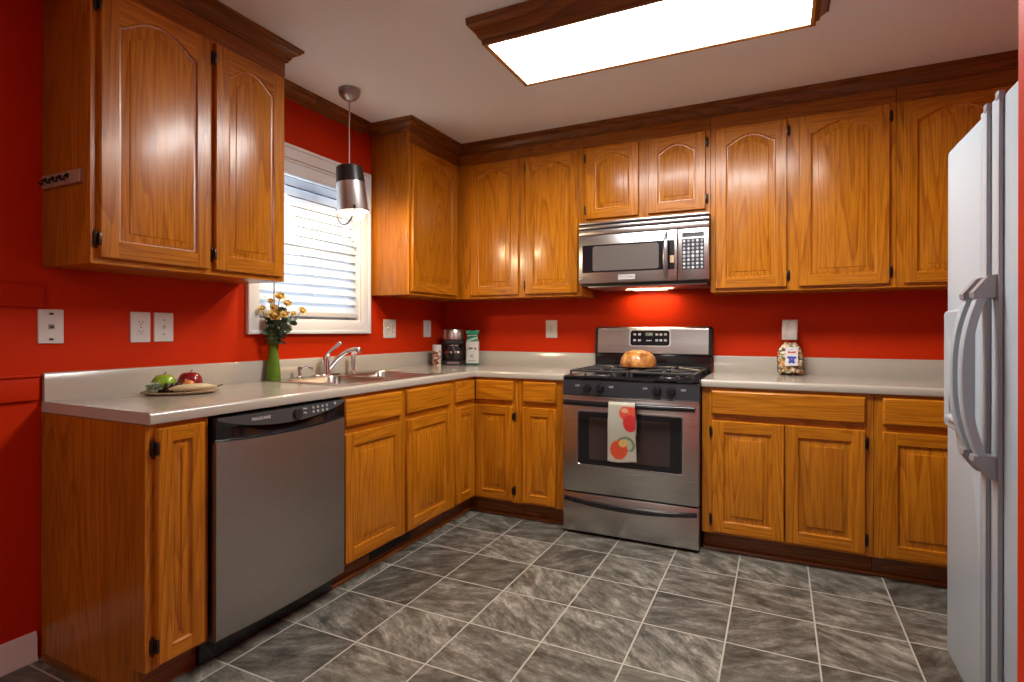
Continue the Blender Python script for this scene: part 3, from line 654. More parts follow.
b = BM(); tube(b, [(0.078, -1.135, zt+0.100), (0.081, -1.132, zt+0.115), (0.092, -1.128, zt+0.122)], [0.013, 0.014, 0.012], 12); obj('head', b, PLASTIC, sp)
sd = thing('soap_dispenser', 'small chrome soap pump at the left end of the sink rim', 'soap dispenser', (0.072, -1.54, zt))
b = lathe(BM(), [(0.019, zt), (0.018, zt+0.005), (0.010, zt+0.008), (0.009, zt+0.036), (0.012, zt+0.04), (0.012, zt+0.056), (0.004, zt+0.060)], (0.072, -1.54, 0), 18, True, True); obj('body', b, CHROME, sd)
b = BM(); tube(b, [(0.072, -1.54, zt+0.052), (0.095, -1.515, zt+0.056), (0.112, -1.495, zt+0.050), (0.115, -1.492, zt+0.040)], 0.0055, 10); obj('nozzle', b, CHROME, sd)

# ------------------------------------------------------------------ gas range
RL, RR, RF = 1.246, 2.0055, -0.668
rg = thing('gas_range', 'freestanding stainless gas range with black cooktop below the microwave', 'range', (1.625, -0.35, 0))
b = BM(); box(b, RL, RR, RF+0.045, -0.022, 0.03, 0.902, 0.003)
for x in (RL+0.05, RR-0.05):
    for y in (RF+0.09, -0.08): lathe(b, [(0.02, 0.0), (0.02, 0.012), (0.01, 0.014), (0.01, 0.035)], (x, y, 0), 12, True, True)
obj('body', b, BLACKM, rg)
b = BM()   # cooktop pan with raised rim
rings = [rr(RL-0.001, RR+0.001, RF-0.005, -0.06, 0.012, 0.896), rr(RL-0.002, RR+0.002, RF-0.012, -0.06, 0.014, 0.904), rr(RL, RR, RF-0.008, -0.06, 0.014, 0.913), rr(RL+0.014, RR-0.014, RF+0.012, -0.066, 0.02, 0.914), rr(RL+0.03, RR-0.03, RF+0.03, -0.072, 0.03, 0.905)]
ring_skin(b, rings, True, True, True); obj('cooktop', b, BLACK, rg, 40)
for i, (bx, by, br) in enumerate(((1.43, -0.50, 0.045), (1.43, -0.22, 0.038), (1.82, -0.50, 0.042), (1.82, -0.22, 0.045))):
    b = lathe(BM(), [(br+0.012, 0.905), (br+0.008, 0.912), (br-0.006, 0.914), (br-0.004, 0.918), (br, 0.920), (br, 0.926), (br-0.006, 0.929), (0.002, 0.930)], (bx, by, 0), 24, True, True); obj('burner', b, IRON, rg)
for gx0, gx1 in ((RL+0.035, 1.615), (1.637, RR-0.035)):
    b = BM(); gz = 0.938; y0, y1 = RF+0.035, -0.085; cx = (gx0+gx1)/2; r = 0.0065
    def bar(p, q, rad=r): tube(b, [p, q], rad, 6)
    for x in (gx0, gx1): bar((x, y0, gz), (x, y1, gz))
    for y in (y0, (y0+y1)/2, y1): bar((gx0, y, gz), (gx1, y, gz))
    for yc in ((y0*3+y1)/4, (y0+y1*3)/4):
        for k in range(6):
            a = 2*PI*k/6+PI/6; ca, sa = math.cos(a), math.sin(a)
            lx = (gx1-gx0)/2/abs(ca) if abs(ca) > 1e-6 else 9; ly = (y1-y0)/4/abs(sa) if abs(sa) > 1e-6 else 9
            m_ = min(lx, ly); tube(b, [(cx+ca*0.035, yc+sa*0.035, gz+0.004), (cx+ca*0.07, yc+sa*0.07, gz+0.006), (cx+ca*m_, yc+sa*m_, gz)], r*0.9, 6)
    for x in (gx0, gx1):
        for y in (y0, (y0+y1)/2, y1): bar((x, y, 0.911), (x, y, gz), 0.008)
    obj('grate', b, IRON, rg, 40)
# slanted front control strip
b = BM()
prof = [(-RF-0.03, 0.800), (-RF+0.006, 0.800), (-RF+0.010, 0.806), (-RF+0.003, 0.888), (-RF-0.004, 0.896), (-RF-0.03, 0.896)]
ring_skin(b, [[TB(u, z, w) for w, z in prof] for u in (RL, RR)], True, True, True); cs = obj('control_panel', b, plain('black_panel', (0.022, 0.024, 0.030), 0.3), rg)
def TS(u, v, w): return Vector((u, RF-0.0065-(0.848-v)*0.085-w, v))
for x, s in ((1.394, 'OFF'), (1.470, 'OFF'), (1.787, 'OFF'), (1.861, 'OFF')):
    b = BM(); n = 22
    def kr(rad, w): return [TS(x+rad*math.cos(2*PI*k/n), 0.846+rad*math.sin(2*PI*k/n), w) for k in range(n)]
    ring_skin(b, [kr(0.025, -0.001), kr(0.025, 0.004), kr(0.020, 0.006), kr(0.0185, 0.022), kr(0.016, 0.025)], True, False, True)
    pbox(b, TS, x-0.004, x+0.004, 0.828, 0.864, 0.022, 0.031, 0.0015); obj('knob', b, BLACK, cs)
b = BM()
for x in (1.335, 1.532, 1.722, 1.925): text_bm('OFF', TS, x, 0.855, 0.0006, 0.015, bm=b)
obj('lettering', b, LETTER, cs, None)
# oven door
b = BM(); OF = -RF   # front plane w
pbox(b, TB, RL+0.002, RR-0.002, 0.246, 0.796, OF-0.042, OF+0.006, 0.006); od = obj('oven_door', b, STEELX, rg); od['label'] = 'brushed stainless steel oven door'
b = BM()   # window: pale bead frame around black glass
ring_skin(b, [rrect(TB, 1.332, 1.924, 0.402, 0.716, 0.012, OF+0.005), rrect(TB, 1.332, 1.924, 0.402, 0.716, 0.012, OF+0.010), rrect(TB, 1.338, 1.918, 0.408, 0.710, 0.010, OF+0.010), rrect(TB, 1.340, 1.916, 0.410, 0.708, 0.010, OF+0.0075)], True)
obj('window_bead', b, CHROME, od, 30)
b = BM(); plate(b, TB, 1.339, 1.917, 0.409, 0.709, 0.010, OF+0.004, OF+0.008); obj('window', b, BLACK, od)
b = BM(); plate(b, TB, 1.405, 1.855, 0.440, 0.680, 0.008, OF+0.0078, OF+0.0085, 0.0003); obj('inner_glass', b, plain('dark_tinted_glass', (0.045, 0.030, 0.028), 0.10), od)
b = BM(); pts = []
for i in range(17):
    t = i/16; pts.append(TB(RL+0.018+(RR-RL-0.036)*t, 0.762, OF+0.040+0.022*(1-(2*t-1)**2)))
rings = []
for p in pts: rings.append([p+Vector((0, -0.013*math.cos(2*PI*k/14), 0.015*math.sin(2*PI*k/14))) for k in range(14)])
ring_skin(b, rings, True, True, True)
for u in (RL+0.03, RR-0.03): pbox(b, TB, u-0.012, u+0.012, 0.750, 0.774, OF+0.004, OF+0.040, 0.003)
obj('handle', b, BLACK, od)
b = BM(); pbox(b, TB, RL+0.004, RR-0.004, 0.786, 0.797, OF+0.004, OF+0.012, 0.002); obj('trim_strip', b, STEELX, od)
b = BM(); pbox(b, TB, RL+0.002, RR-0.002, 0.018, 0.238, OF-0.04, OF+0.004, 0.005); dr = obj('drawer', b, STEELX, rg)
b = BM(); rings = []
for i in range(25):
    t = i/24; s = 1-(2*t-1)**2; u = RL+0.012+(RR-RL-0.024)*t; z = 0.205-0.022*s; w = OF+0.010+0.022*s
    rings.append([TB(u, z+dz, w+dw_) for dz, dw_ in ((0.012, -0.010-0.02*s), (0.013, 0.004), (0.006, 0.008), (-0.008, 0.007), (-0.013, 0.002), (-0.012, -0.010-0.02*s))])
ring_skin(b, rings, True, True, True); obj('handle', b, BLACK, dr, 40)
# backguard
b = BM(); BGW = 0.062
pbox(b, TB, 1.25, 2.002, 0.900, 1.030, 0.022, 0.064, 0.004); obj('backguard_base', b, BLACK, rg)
b = BM(); n = 8
def bgprof(u, g):
    q = [(0.020, 1.020-g), (0.076-g, 1.020-g), (0.082-g, 1.026), (0.078-g, 1.10), (0.070-g, 1.175)]
    for k in range(n+1):
        a = (PI/2)*k/n; q.append((0.046-g+0.024*math.cos(a), 1.178-g+0.022*math.sin(a)))
    q.append((0.020, 1.20-g)); return [TB(u, z, w) for w, z in q]
ring_skin(b, [bgprof(u, 0.0) for u in (1.275, 1.985)], True, True, True); bg = obj('backguard', b, STEELX, rg, 40)
for u0, u1 in ((1.250, 1.2745), (1.9855, 2.009)):
    b = BM(); s = u0 < 1.5; o_, i_ = (u0, u1) if s else (u1, u0)
    ring_skin(b, [bgprof(o_, 0.012), bgprof(o_+(0.008 if s else -0.008), 0.003), bgprof(i_, -0.002)], True, True, True)
    obj('end_cap', b, BLACKM, bg, 40)
def TG(u, v, w): return Vector((u, -(0.0785-(v-1.10)*0.107+w), v))
b = BM(); plate(b, TG, 1.487, 1.757, 1.068, 1.182, 0.022, -0.004, 0.0015, 0.001); obj('display_surround', b, plain('pale_silver', (0.66, 0.66, 0.66), 0.3, 0.6), bg)
b = BM(); plate(b, TG, 1.496, 1.748, 1.076, 1.174, 0.017, 0.0, 0.0035, 0.001); dp = obj('display', b, BLACK, bg); dp['label'] = 'black oven clock and keypad'
for k, (u, v, s) in enumerate([(1.525, 1.148, 1), (1.556, 1.148, 1), (1.525, 1.110, 1), (1.556, 1.110, 1), (1.668, 1.148, 1), (1.694, 1.148, 1), (1.722, 1.148, 1), (1.668, 1.110, 1), (1.694, 1.110, 1), (1.722, 1.110, 1)]):
    b = BM(); plate(b, TG, u-0.009, u+0.009, v-0.007, v+0.007, 0.003, 0.003, 0.0045, 0.0004); obj('button', b, BUT, dp)
b = BM(); plate(b, TG, 1.590, 1.645, 1.136, 1.160, 0.003, 0.003, 0.0040, 0.0004); obj('clock', b, plain('clock_glass', (0.03, 0.07, 0.05), 0.2), dp)
b = BM(); text_bm('12:00', TG, 1.617, 1.148, 0.0042, 0.020, bm=b); text_bm('OVEN', TG, 1.617, 1.108, 0.0037, 0.013, bm=b); obj('lettering', b, LETTER, dp, None)

# bundt cake on a dark plate across the grates
GZ = 0.9455
cpl = thing('plate', 'dark round plate under the cake on the range grates', 'plate', (1.604, -0.33, GZ))
b = lathe(BM(), [(0.002, GZ+0.001), (0.085, GZ+0.001), (0.118, GZ+0.008), (0.120, GZ+0.010), (0.118, GZ+0.011), (0.085, GZ+0.004), (0.002, GZ+0.004)], (1.604, -0.33, 0), 40, True, True); obj('dish', b, IRON, cpl)
def cake_mat():
    m, nt, b = mat('caramel_cake'); N = nt.nodes.new; L = nt.links.new
    tc = N('ShaderNodeTexCoord'); n = N('ShaderNodeTexNoise'); n.inputs['Scale'].default_value = 22; n.inputs['Detail'].default_value = 5; L(tc.outputs['Object'], n.inputs['Vector'])
    c = ramp(nt, n.outputs['Fac'], [(0.3, (0.22, 0.055, 0.012)), (0.5, (0.46, 0.17, 0.035)), (0.72, (0.72, 0.40, 0.11))]); L(c.outputs[0], b.inputs['Base Color'])
    setp(b, Roughness=0.3, Coat_Weight=0.4, Coat_Roughness=0.15)
    bp = N('ShaderNodeBump'); bp.inputs['Strength'].default_value = 0.4; bp.inputs['Distance'].default_value = 0.004; L(n.outputs['Fac'], bp.inputs['Height']); L(bp.outputs[0], b.inputs['Normal']); return m
CAKE = cake_mat()
ck = thing('bundt_cake', 'glossy golden brown ring cake resting on the plate on the range', 'cake', (1.604, -0.33, GZ+0.005))
b = BM(); prof = [(0.022, 0.0), (0.104, 0.0), (0.107, 0.008), (0.105, 0.032), (0.098, 0.056), (0.084, 0.078), (0.066, 0.092), (0.046, 0.099), (0.024, 0.098), (0.010, 0.095), (0.001, 0.094)]
lathe(b, [(r, GZ+0.0045+h) for r, h in prof], (1.604, -0.33, 0), 72, False, False, mod=lambda t, h: 1+(0.035*abs(math.sin(6*t))+0.015*math.sin(3*t+20*h))*min(1, (h-GZ)/0.05))
ckb = obj('ring', b, CAKE, ck)
b = BM()
for k in range(15):
    r = 0.060 if k < 10 else 0.028; a = 2*PI*k/10+0.3 if k < 10 else 2*PI*k/5; x, y = 1.604+r*math.cos(a), -0.33+r*math.sin(a)
    blob(b, (x, y, GZ+(0.088 if k < 10 else 0.097)), 0.017, 10, 7, (1.15, 1.15, 0.7), lambda t, q: 1+0.12*math.sin(3*t+q*4))
obj('glazed_topping', b, CAKE, ck)

# dish towel over the oven handle
def towel():
    NU, NV = 44, 84; u0, u1 = 1.537, 1.684; hz = 0.762
    path = []   # (z, w): back leg, over the bar, front leg down
    cw_ = OF+0.061
    for k in range(14): path.append((0.60+(hz-0.60)*k/13, cw_-0.0165))
    for k in range(1, 9):
        a = PI-PI*k/8; path.append((hz+0.0175*math.sin(a), cw_+0.0165*math.cos(a)))
    nb = len(path)-1
    for k in range(1, NV): path.append((hz-(hz-0.458)*k/(NV-1), cw_+0.0165+0.004*math.sin(k*0.06)))
    me_b = BM(); lay = me_b.verts.layers.float_color.new('print'); rows = []
    def paint(s, t):   # s across 0..1, t down the front 0..1
        base = (0.40, 0.385, 0.31)
        g = 1+0.05*math.sin(s*160)*math.sin(t*300); c = tuple(v*g for v in base)
        if t < 0: return c
        if abs(t-0.15) < 0.005 and s < 0.62: c = (0.45, 0.30, 0.10)
        if 0.20 < t < 0.43 and s < 0.62 and math.sin(s*60+3*math.sin(t*40)) > 0.5 and math.sin(t*75) > -0.3: c = (0.40, 0.40, 0.36)
        def inside(cx, cy, rx, ry): return ((s-cx)/rx)**2+((t-cy)/ry)**2
        n_ = 0.5+0.5*math.sin(s*23+math.sin(t*31)*2)*math.sin(t*27+s*11)
        q = inside(0.76, 0.12, 0.34, 0.15)
        if q < 1: c = (0.50+0.10*n_, 0.05+0.13*max(0, 0.45-q)*n_, 0.03)
        q = inside(0.82, 0.30, 0.26, 0.15)
        if q < 1: c = (0.42+0.10*n_, 0.016, 0.018)
        if inside(0.62, 0.075, 0.13, 0.04) < 1: c = (0.58, 0.30, 0.16)
        q = inside(0.64, 0.69, 0.32, 0.15)
        if 0.50 < q < 1 and s > 0.34 and t < 0.80: c = (0.09, 0.14, 0.05) if q > 0.72 else (0.22, 0.27, 0.12)
        q = inside(0.40, 0.78, 0.31, 0.17)
        if q < 1: c = (0.50+0.12*n_, 0.065+0.16*max(0, 0.5-inside(0.52, 0.68, 0.24, 0.12)), 0.02)
        if inside(0.55, 0.66, 0.16, 0.065) < 1: c = (0.60, 0.35+0.1*n_, 0.12)
        return c
    for i, (z, w) in enumerate(path):
        row = []
        t = (i-nb)/(len(path)-1-nb) if i > nb else -1
        for j in range(NU+1):
            s = j/NU; fl = 0.012*max(0, t) * (s-0.35)
            hang = 0.004*math.sin(s*9+1)*max(0, t)
            dz = -0.006*math.sin(s*5)*max(0, t)**4
            v = me_b.verts.new(TB(u0+(u1-u0)*s+fl, z+dz, w+hang*0.6)); v[lay] = (*paint(s, t), 1); row.append(v)
        rows.append(row)
    for a, c in zip(rows, rows[1:]):
        for j in range(NU): me_b.faces.new((a[j], a[j+1], c[j+1], c[j]))
    o = obj('dish_towel', me_b, vcol('printed_cotton', 0.85), None, 60, (1.605, -OF-0.06, 0.46))
    md = o.modifiers.new('cloth_thickness', 'SOLIDIFY'); md.thickness = 0.0022; md.offset = 1
    tag(o, 'cream dish towel printed with red fruit, hanging over the oven door handle', 'towel')
towel()

# ------------------------------------------------------------------ over-the-range microwave
mw = thing('microwave', 'stainless over-the-range microwave mounted above the gas range', 'microwave', (1.633, -0.2, 1.44))
ML, MR, MF, MB, MT = 1.2475, 2.0205, 0.400, 1.466, 1.849
b = BM(); pbox(b, TB, ML+0.002, MR-0.002, 1.452, MT-0.001, 0.002, MF-0.03, 0.003); obj('body', b, plain('dark_grey_case', (0.06, 0.058, 0.055), 0.4, 0.3), mw)
b = BM()   # vent head: steel louvres with dark slots between
for z0, z1 in ((1.834, MT-0.001), (1.806, 1.823), (1.766, 1.797)): pbox(b, TB, ML, MR, z0, z1, MF-0.032, MF, 0.003)
vg = obj('vent_grille', b, STEELX, mw)
b = BM(); pbox(b, TB, ML+0.002, MR-0.002, 1.764, MT-0.003, MF-0.034, MF-0.010)
for k in range(26):
    u = ML+0.02+k*0.0293; pbox(b, TB, u, u+0.003, 1.797, 1.834, MF-0.011, MF-0.004)
obj('slots', b, BLACKM, vg)
b = BM(); pbox(b, TB, ML, 1.8465, MB, 1.762, MF-0.030, MF+0.002, 0.004); md_ = obj('door', b, STEELX, mw); md_['label'] = 'stainless door with a dark window'
b = BM(); plate(b, TB, 1.271, 1.832, 1.531, 1.702, 0.004, MF, MF+0.0032, 0.0006); obj('window_surround', b, BLACK, md_)
b = BM(); plate(b, TB, 1.338, 1.742, 1.541, 1.693, 0.014, MF+0.003, MF+0.0042, 0.0006); obj('window', b, plain('grey_mesh_glass', (0.115, 0.10, 0.092), 0.22, bump=0.1, bscale=900), md_)
b = BM(); rings = []
for i in range(21):
    t = i/20; s = 1-abs(2*t-1)**2.6; v = 1.474+(1.750-1.474)*t; w = MF+0.006+0.036*s; hw = 0.006+0.009*s
    rings.append([TB(1.786+hw*math.cos(2*PI*k/14), v, w+0.008*math.sin(2*PI*k/14)) for k in range(14)])
ring_skin(b, rings, True, True, True); obj('handle', b, plain('grey_steel_handle', (0.34, 0.33, 0.34), 0.28, 0.9), md_)
b = BM(); plate(b, TB, 1.500, 1.603, 1.481, 1.512, 0.003, MF+0.001, MF+0.005, 0.001); bd = obj('badge', b, plain('badge_silver', (0.60, 0.58, 0.57), 0.4, 0.5), md_)
b = text_bm('FRIGIDAIRE', TB, 1.5515, 1.4965, MF+0.0054, 0.0155); obj('lettering', b, plain('badge_print', (0.16, 0.16, 0.17), 0.5), bd, None)
b = BM(); plate(b, TB, 1.806, 1.829, 1.570, 1.612, 0.001, MF+0.003, MF+0.0038, 0.0003); obj('sticker', b, plain('tan_sticker', (0.50, 0.34, 0.20), 0.6), md_)
b = BM(); pbox(b, TB, 1.8505, MR, MB, 1.762, MF-0.030, MF+0.001, 0.004); pn = obj('control_panel', b, STEELZ, mw)
b = BM(); plate(b, TB, 1.873, 1.996, 1.712, 1.738, 0.002, MF, MF+0.0025, 0.0005); obj('display', b, BLACK, pn)
b = BM(); plate(b, TB, 1.873, 1.996, 1.526, 1.703, 0.003, MF, MF+0.0025, 0.0005); kp = obj('keypad', b, plain('keypad_blue_black', (0.020, 0.023, 0.035), 0.3), pn)
for r in range(8):
    for c in range(5):
        u = 1.886+c*0.0243; v = 1.690-r*0.0218
        b = BM(); disc(b, TB, u, v, MF+0.002, MF+0.0034, 0.0072 if r not in (3, 4) else 0.0085, 10); obj('key', b, BUT if (r+c) % 3 else LETTER, kp)
b = BM(); pbox(b, TB, ML+0.05, MR-0.015, 1.440, 1.4505, 0.02, MF-0.035, 0.003); up = obj('underside_tray', b, GREYMET, mw)
WARM_LENS = emis('warm_lamp_lens', (1.0, 0.80, 0.52), 3.0)
b = BM(); pbox(b, TB, 1.52, 1.73, 1.4375, 1.4405, 0.045, 0.115, 0.001); obj('cooktop_lamp', b, WARM_LENS, up)
light('microwave_lamp_light', 'AREA', (1.625, -0.085, 1.434), 0.95, (1.0, 0.74, 0.42), (math.radians(-12), 0, 0), 0.30, 0.07)

# ------------------------------------------------------------------ refrigerator
rf = thing('refrigerator', 'white side-by-side refrigerator at the right edge beside the red wall', 'refrigerator', (3.26, -1.87, 0))
FT = 1.768; U0, US, U1 = 1.406, 1.905, 2.325
b = box(BM(), 2.958, 3.62, -U1, -U0, 0.02, FT-0.012, 0.006)
for y in (-U1+0.06, -U0-0.06):
    for x in (3.0, 3.55): lathe(b, [(0.02, 0), (0.02, 0.03)], (x, y, 0), 10, True, True)
obj('body', b, FRIDGE, rf)
def fdoor(u0, u1, z0, z1):
    b = BM()
    ring_skin(b, [rrect(TR, u0, u1, z0, z1, 0.006, -0.068), rrect(TR, u0, u1, z0, z1, 0.010, -0.012), rrect(TR, u0+0.004, u1-0.004, z0+0.003, z1-0.003, 0.010, -0.003), rrect(TR, u0+0.012, u1-0.012, z0+0.010, z1-0.010, 0.010, 0)], True, True, True)
    o = obj('door', b, FRIDGE, rf, 50); return o
d1 = fdoor(U0, US-0.003-0.045, 0.10, FT); d1['label'] = 'freezer door with ice and water dispenser'
d2 = fdoor(US+0.003-0.045, U1, 0.10, FT); d2['label'] = 'plain fresh-food door'
b = box(BM(), 2.93, 2.957, -U1+0.01, -U0-0.01, 0.02, 0.095, 0.004); obj('toe_grille', b, PLASTIC, rf)
b = BM()
for u in (U0+0.035, U1-0.035): box(b, 2.905, 3.02, -u-0.03, -u+0.03, FT-0.010, FT+0.022, 0.006)
obj('hinge_cover', b, FRIDGE, rf)
SILV = plain('fridge_silver_trim', (0.30, 0.30, 0.32), 0.35, 0.35)
for dd_, ua, ub_ in ((d1, 1.782, 1.834), (d2, 1.870, 1.924)):
    b = BM(); pbox(b, TR, ua, ub_, 0.115, FT-0.002, 0.0, 0.010, 0.004); ts = obj('handle_trim', b, FRIDGE, dd_)
    b = BM(); pbox(b, TR, ub_-0.005, ub_+0.002, 0.115, FT-0.004, 0.001, 0.0108, 0.001); pbox(b, TR, ub_-0.020, ub_+0.003, FT-0.012, FT+0.008, -0.001, 0.0125, 0.002); obj('silver_edge', b, SILV, ts)
    uc = (ua+ub_)/2
    b = BM(); rings = []
    for i in range(25):
        t = i/24; s = 1-abs(2*t-1)**2.4; z = 0.850+(1.262-0.850)*t; w = 0.036+0.034*s
        sec = [(-0.016, 0.010), (-0.012, 0.013), (0.012, 0.013), (0.016, 0.010), (0.016, -0.009), (-0.016, -0.009)]
        rings.append([TR(uc+a, z, w+c) for a, c in sec])
    ring_skin(b, rings, True, True, True); obj('handle', b, FRIDGE, dd_, 50)
    for z, sg in ((1.268, 1), (0.842, -1)):
        b = BM(); q = [(0.0, sg*0.050), (0.028, sg*0.045), (0.058, sg*0.004), (0.056, -sg*0.010), (0.0, -sg*0.012)]
        ring_skin(b, [[TR(u, z+dz, w) for w, dz in q] for u in (uc-0.019, uc+0.019)], True, True, True); obj('handle_bracket', b, SILV, dd_, 30)
# dispenser on the freezer door
b = BM(); D0, D1, Z0, Z1 = 1.513, 1.694, 0.872, 1.236; R0, R1, V0, V1 = 1.572, 1.668, 0.912, 1.085
ring_skin(b, [rrect(TR, D0-0.006, D1+0.006, Z0-0.006, Z1+0.006, 0.016, -0.001), rrect(TR, D0, D1, Z0, Z1, 0.014, 0.026), rrect(TR, D0+0.006, D1-0.006, Z0+0.006, Z1-0.006, 0.012, 0.032), rrect(TR, R0, R1, V0, V1, 0.010, 0.032), rrect(TR, R0+0.003, R1-0.003, V0+0.003, V1-0.003, 0.010, -0.001)], True)
ds = obj('dispenser', b, FRIDGE, d1, 40)
b = BM(); plate(b, TR, R0+0.003, R1-0.003, V0+0.003, V1-0.003, 0.008, 0.0, 0.003); obj('recess', b, plain('grey_recess', (0.20, 0.21, 0.23), 0.5), ds)
b = BM(); pbox(b, TR, 1.585, 1.612, 0.99, 1.07, 0.002, 0.018, 0.003); pbox(b, TR, 1.628, 1.655, 0.99, 1.07, 0.002, 0.018, 0.003); obj('paddle', b, plain('grey_paddle', (0.12, 0.12, 0.13), 0.4), ds)
b = BM(); plate(b, TR, 1.575, 1.665, 1.112, 1.150, 0.006, 0.030, 0.035, 0.001); obj('control_buttons', b, plain('pale_grey_button', (0.50, 0.51, 0.53), 0.4), ds)
b = BM(); pbox(b, TR, R0-0.004, R1+0.004, V0-0.012, V0+0.002, 0.02, 0.042, 0.004); obj('drip_tray', b, FRIDGE, ds)

# ------------------------------------------------------------------ ceiling light, pendant
lx0, lx1, ly0, ly1, lz = 1.262, 2.488, -1.628, -1.222, 2.385
cl = thing('ceiling_light', 'long fluorescent ceiling light box with a glowing panel and wooden frame', 'ceiling light', ((lx0+lx1)/2, (ly0+ly1)/2, lz))
b = BM(); FP = [(0.0, lz), (0.012, lz-0.004), (0.020, lz), (0.022, lz+0.018), (0.034, lz+0.026), (0.040, lz+0.042), (0.056, lz+0.058), (0.062, lz+0.066), (0.070, lz+0.070), (0.072, CZ-0.0005), (0.0, CZ-0.0005)]
pth = [(lx0, ly0), (lx1, ly0), (lx1, ly1), (lx0, ly1)]
P = [Vector(p) for p in pth]; rings = []
for i in range(5):
    p = P[i % 4]; sx = 1 if p.x > 1.9 else -1; sy = 1 if p.y > -1.4 else -1
    rings.append([Vector((p.x+sx*o, p.y+sy*o, z)) for o, z in FP])
for s in range(4):
    vs = [[b.verts.new(q) for q in R] for R in (rings[s], rings[s+1])]
    for i in range(len(FP)):
        j = (i+1) % len(FP); b.faces.new((vs[0][i], vs[1][i], vs[1][j], vs[0][j])).material_index = s % 2
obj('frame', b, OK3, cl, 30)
b = box(BM(), lx0+0.0005, lx1-0.0005, ly0+0.0005, ly1-0.0005, lz+0.003, lz+0.008); obj('diffuser', b, emis('fluorescent_diffuser', (1.0, 0.97, 0.925), LENS_EMIT), cl)
b = BM()
px_, py_ = 0.268, -1.380
pd = thing('pendant_lamp', 'upturned steel bucket pendant lamp with wire handle hanging by the window', 'pendant lamp', (px_, py_, 1.75))
b = lathe(BM(), [(0.058, CZ-0.0005), (0.058, CZ-0.012), (0.054, CZ-0.030), (0.040, CZ-0.048), (0.018, CZ-0.060), (0.004, CZ-0.062)], (px_, py_, 0), 28, True, True); obj('canopy', b, GREYMET, pd)
b = BM(); tube(b, [(px_, py_, CZ-0.058), (px_, py_, 2.072)], 0.0035, 8); obj('cord', b, plain('pinkish_cord', (0.55, 0.42, 0.38), 0.5), pd)
zb_, zt_ = 1.818, 2.064
b = BM()
PIV = Vector((px_, py_, zt_)); TILT = Matrix.Rotation(math.radians(4.5), 4, Vector((0.672, -0.740, 0)))
def tilted(bm):
    for v in bm.verts: v.co = PIV+TILT@(v.co-PIV)
    return bm
def rz(z): return 0.0845+(0.069-0.0845)*(z-zb_)/(zt_-zb_)
lathe(b, [(rz(1.977)-0.003, 1.977), (rz(zb_)-0.003, zb_), (rz(zb_)+0.002, zb_-0.003), (rz(zb_)+0.003, zb_+0.003), (rz(zb_), zb_+0.007), (rz(1.977), 1.977)], (px_, py_, 0), 36); obj('shade', tilted(b), plain('bucket_steel', (0.66, 0.65, 0.64), 0.34, 1.0), pd)
b = lathe(BM(), [(rz(1.974)-0.002, 1.974), (rz(1.974)+0.0015, 1.975), (rz(2.057)+0.001, 2.057), (rz(zt_)-0.006, zt_), (0.012, zt_+0.001), (0.010, zt_+0.010), (0.004, zt_+0.012)], (px_, py_, 0), 36, False, True)
sc_ = obj('shade_cap', tilted(b), plain('dark_band', (0.014, 0.011, 0.012), 0.35), pd); sc_['label'] = 'dark band around the closed end'
b = BM(); q = []
rb_ = rz(zb_)+0.004
e0, e1 = [Vector((px_+rb_*math.cos(math.radians(a)), py_+rb_*math.sin(math.radians(a)), zb_+0.014)) for a in (200, 318)]
out_ = ((e0+e1)/2-Vector((px_, py_, zb_))); out_.z = 0; out_.normalize()
for k in range(25):
    a = PI*k/24; m0 = (e0+e1)/2+(e0-e1)/2*math.cos(a)
    q.append(m0+Vector((0, 0, -0.088*math.sin(a)))+out_*0.012*math.sin(a))
tube(b, q, 0.0036, 8)
for e_ in (q[0], q[-1]): blob(b, e_, 0.008, 8, 6)
obj('wire_handle', tilted(b), HINGE, pd)
b = BM(); tb = []
for k in range(80):
    t = k/79; a = t*2*PI*3.5; tb.append((px_+0.026+0.022*math.cos(a), py_+0.018+0.022*math.sin(a), 1.912-0.132*t))
tube(b, tb, 0.0065, 8); lathe(b, [(0.02, 1.912), (0.024, 1.927), (0.022, 1.95), (0.014, 1.98)], (px_+0.026, py_+0.018, 0), 16, True, True)
obj('bulb', tilted(b), emis('warm_bulb', (1.0, 0.86, 0.62), 9), pd)
light('pendant_bulb_light', 'POINT', (px_+0.018, py_+0.005, 1.787), 8.5, (1.0, 0.76, 0.46), radius=0.03)

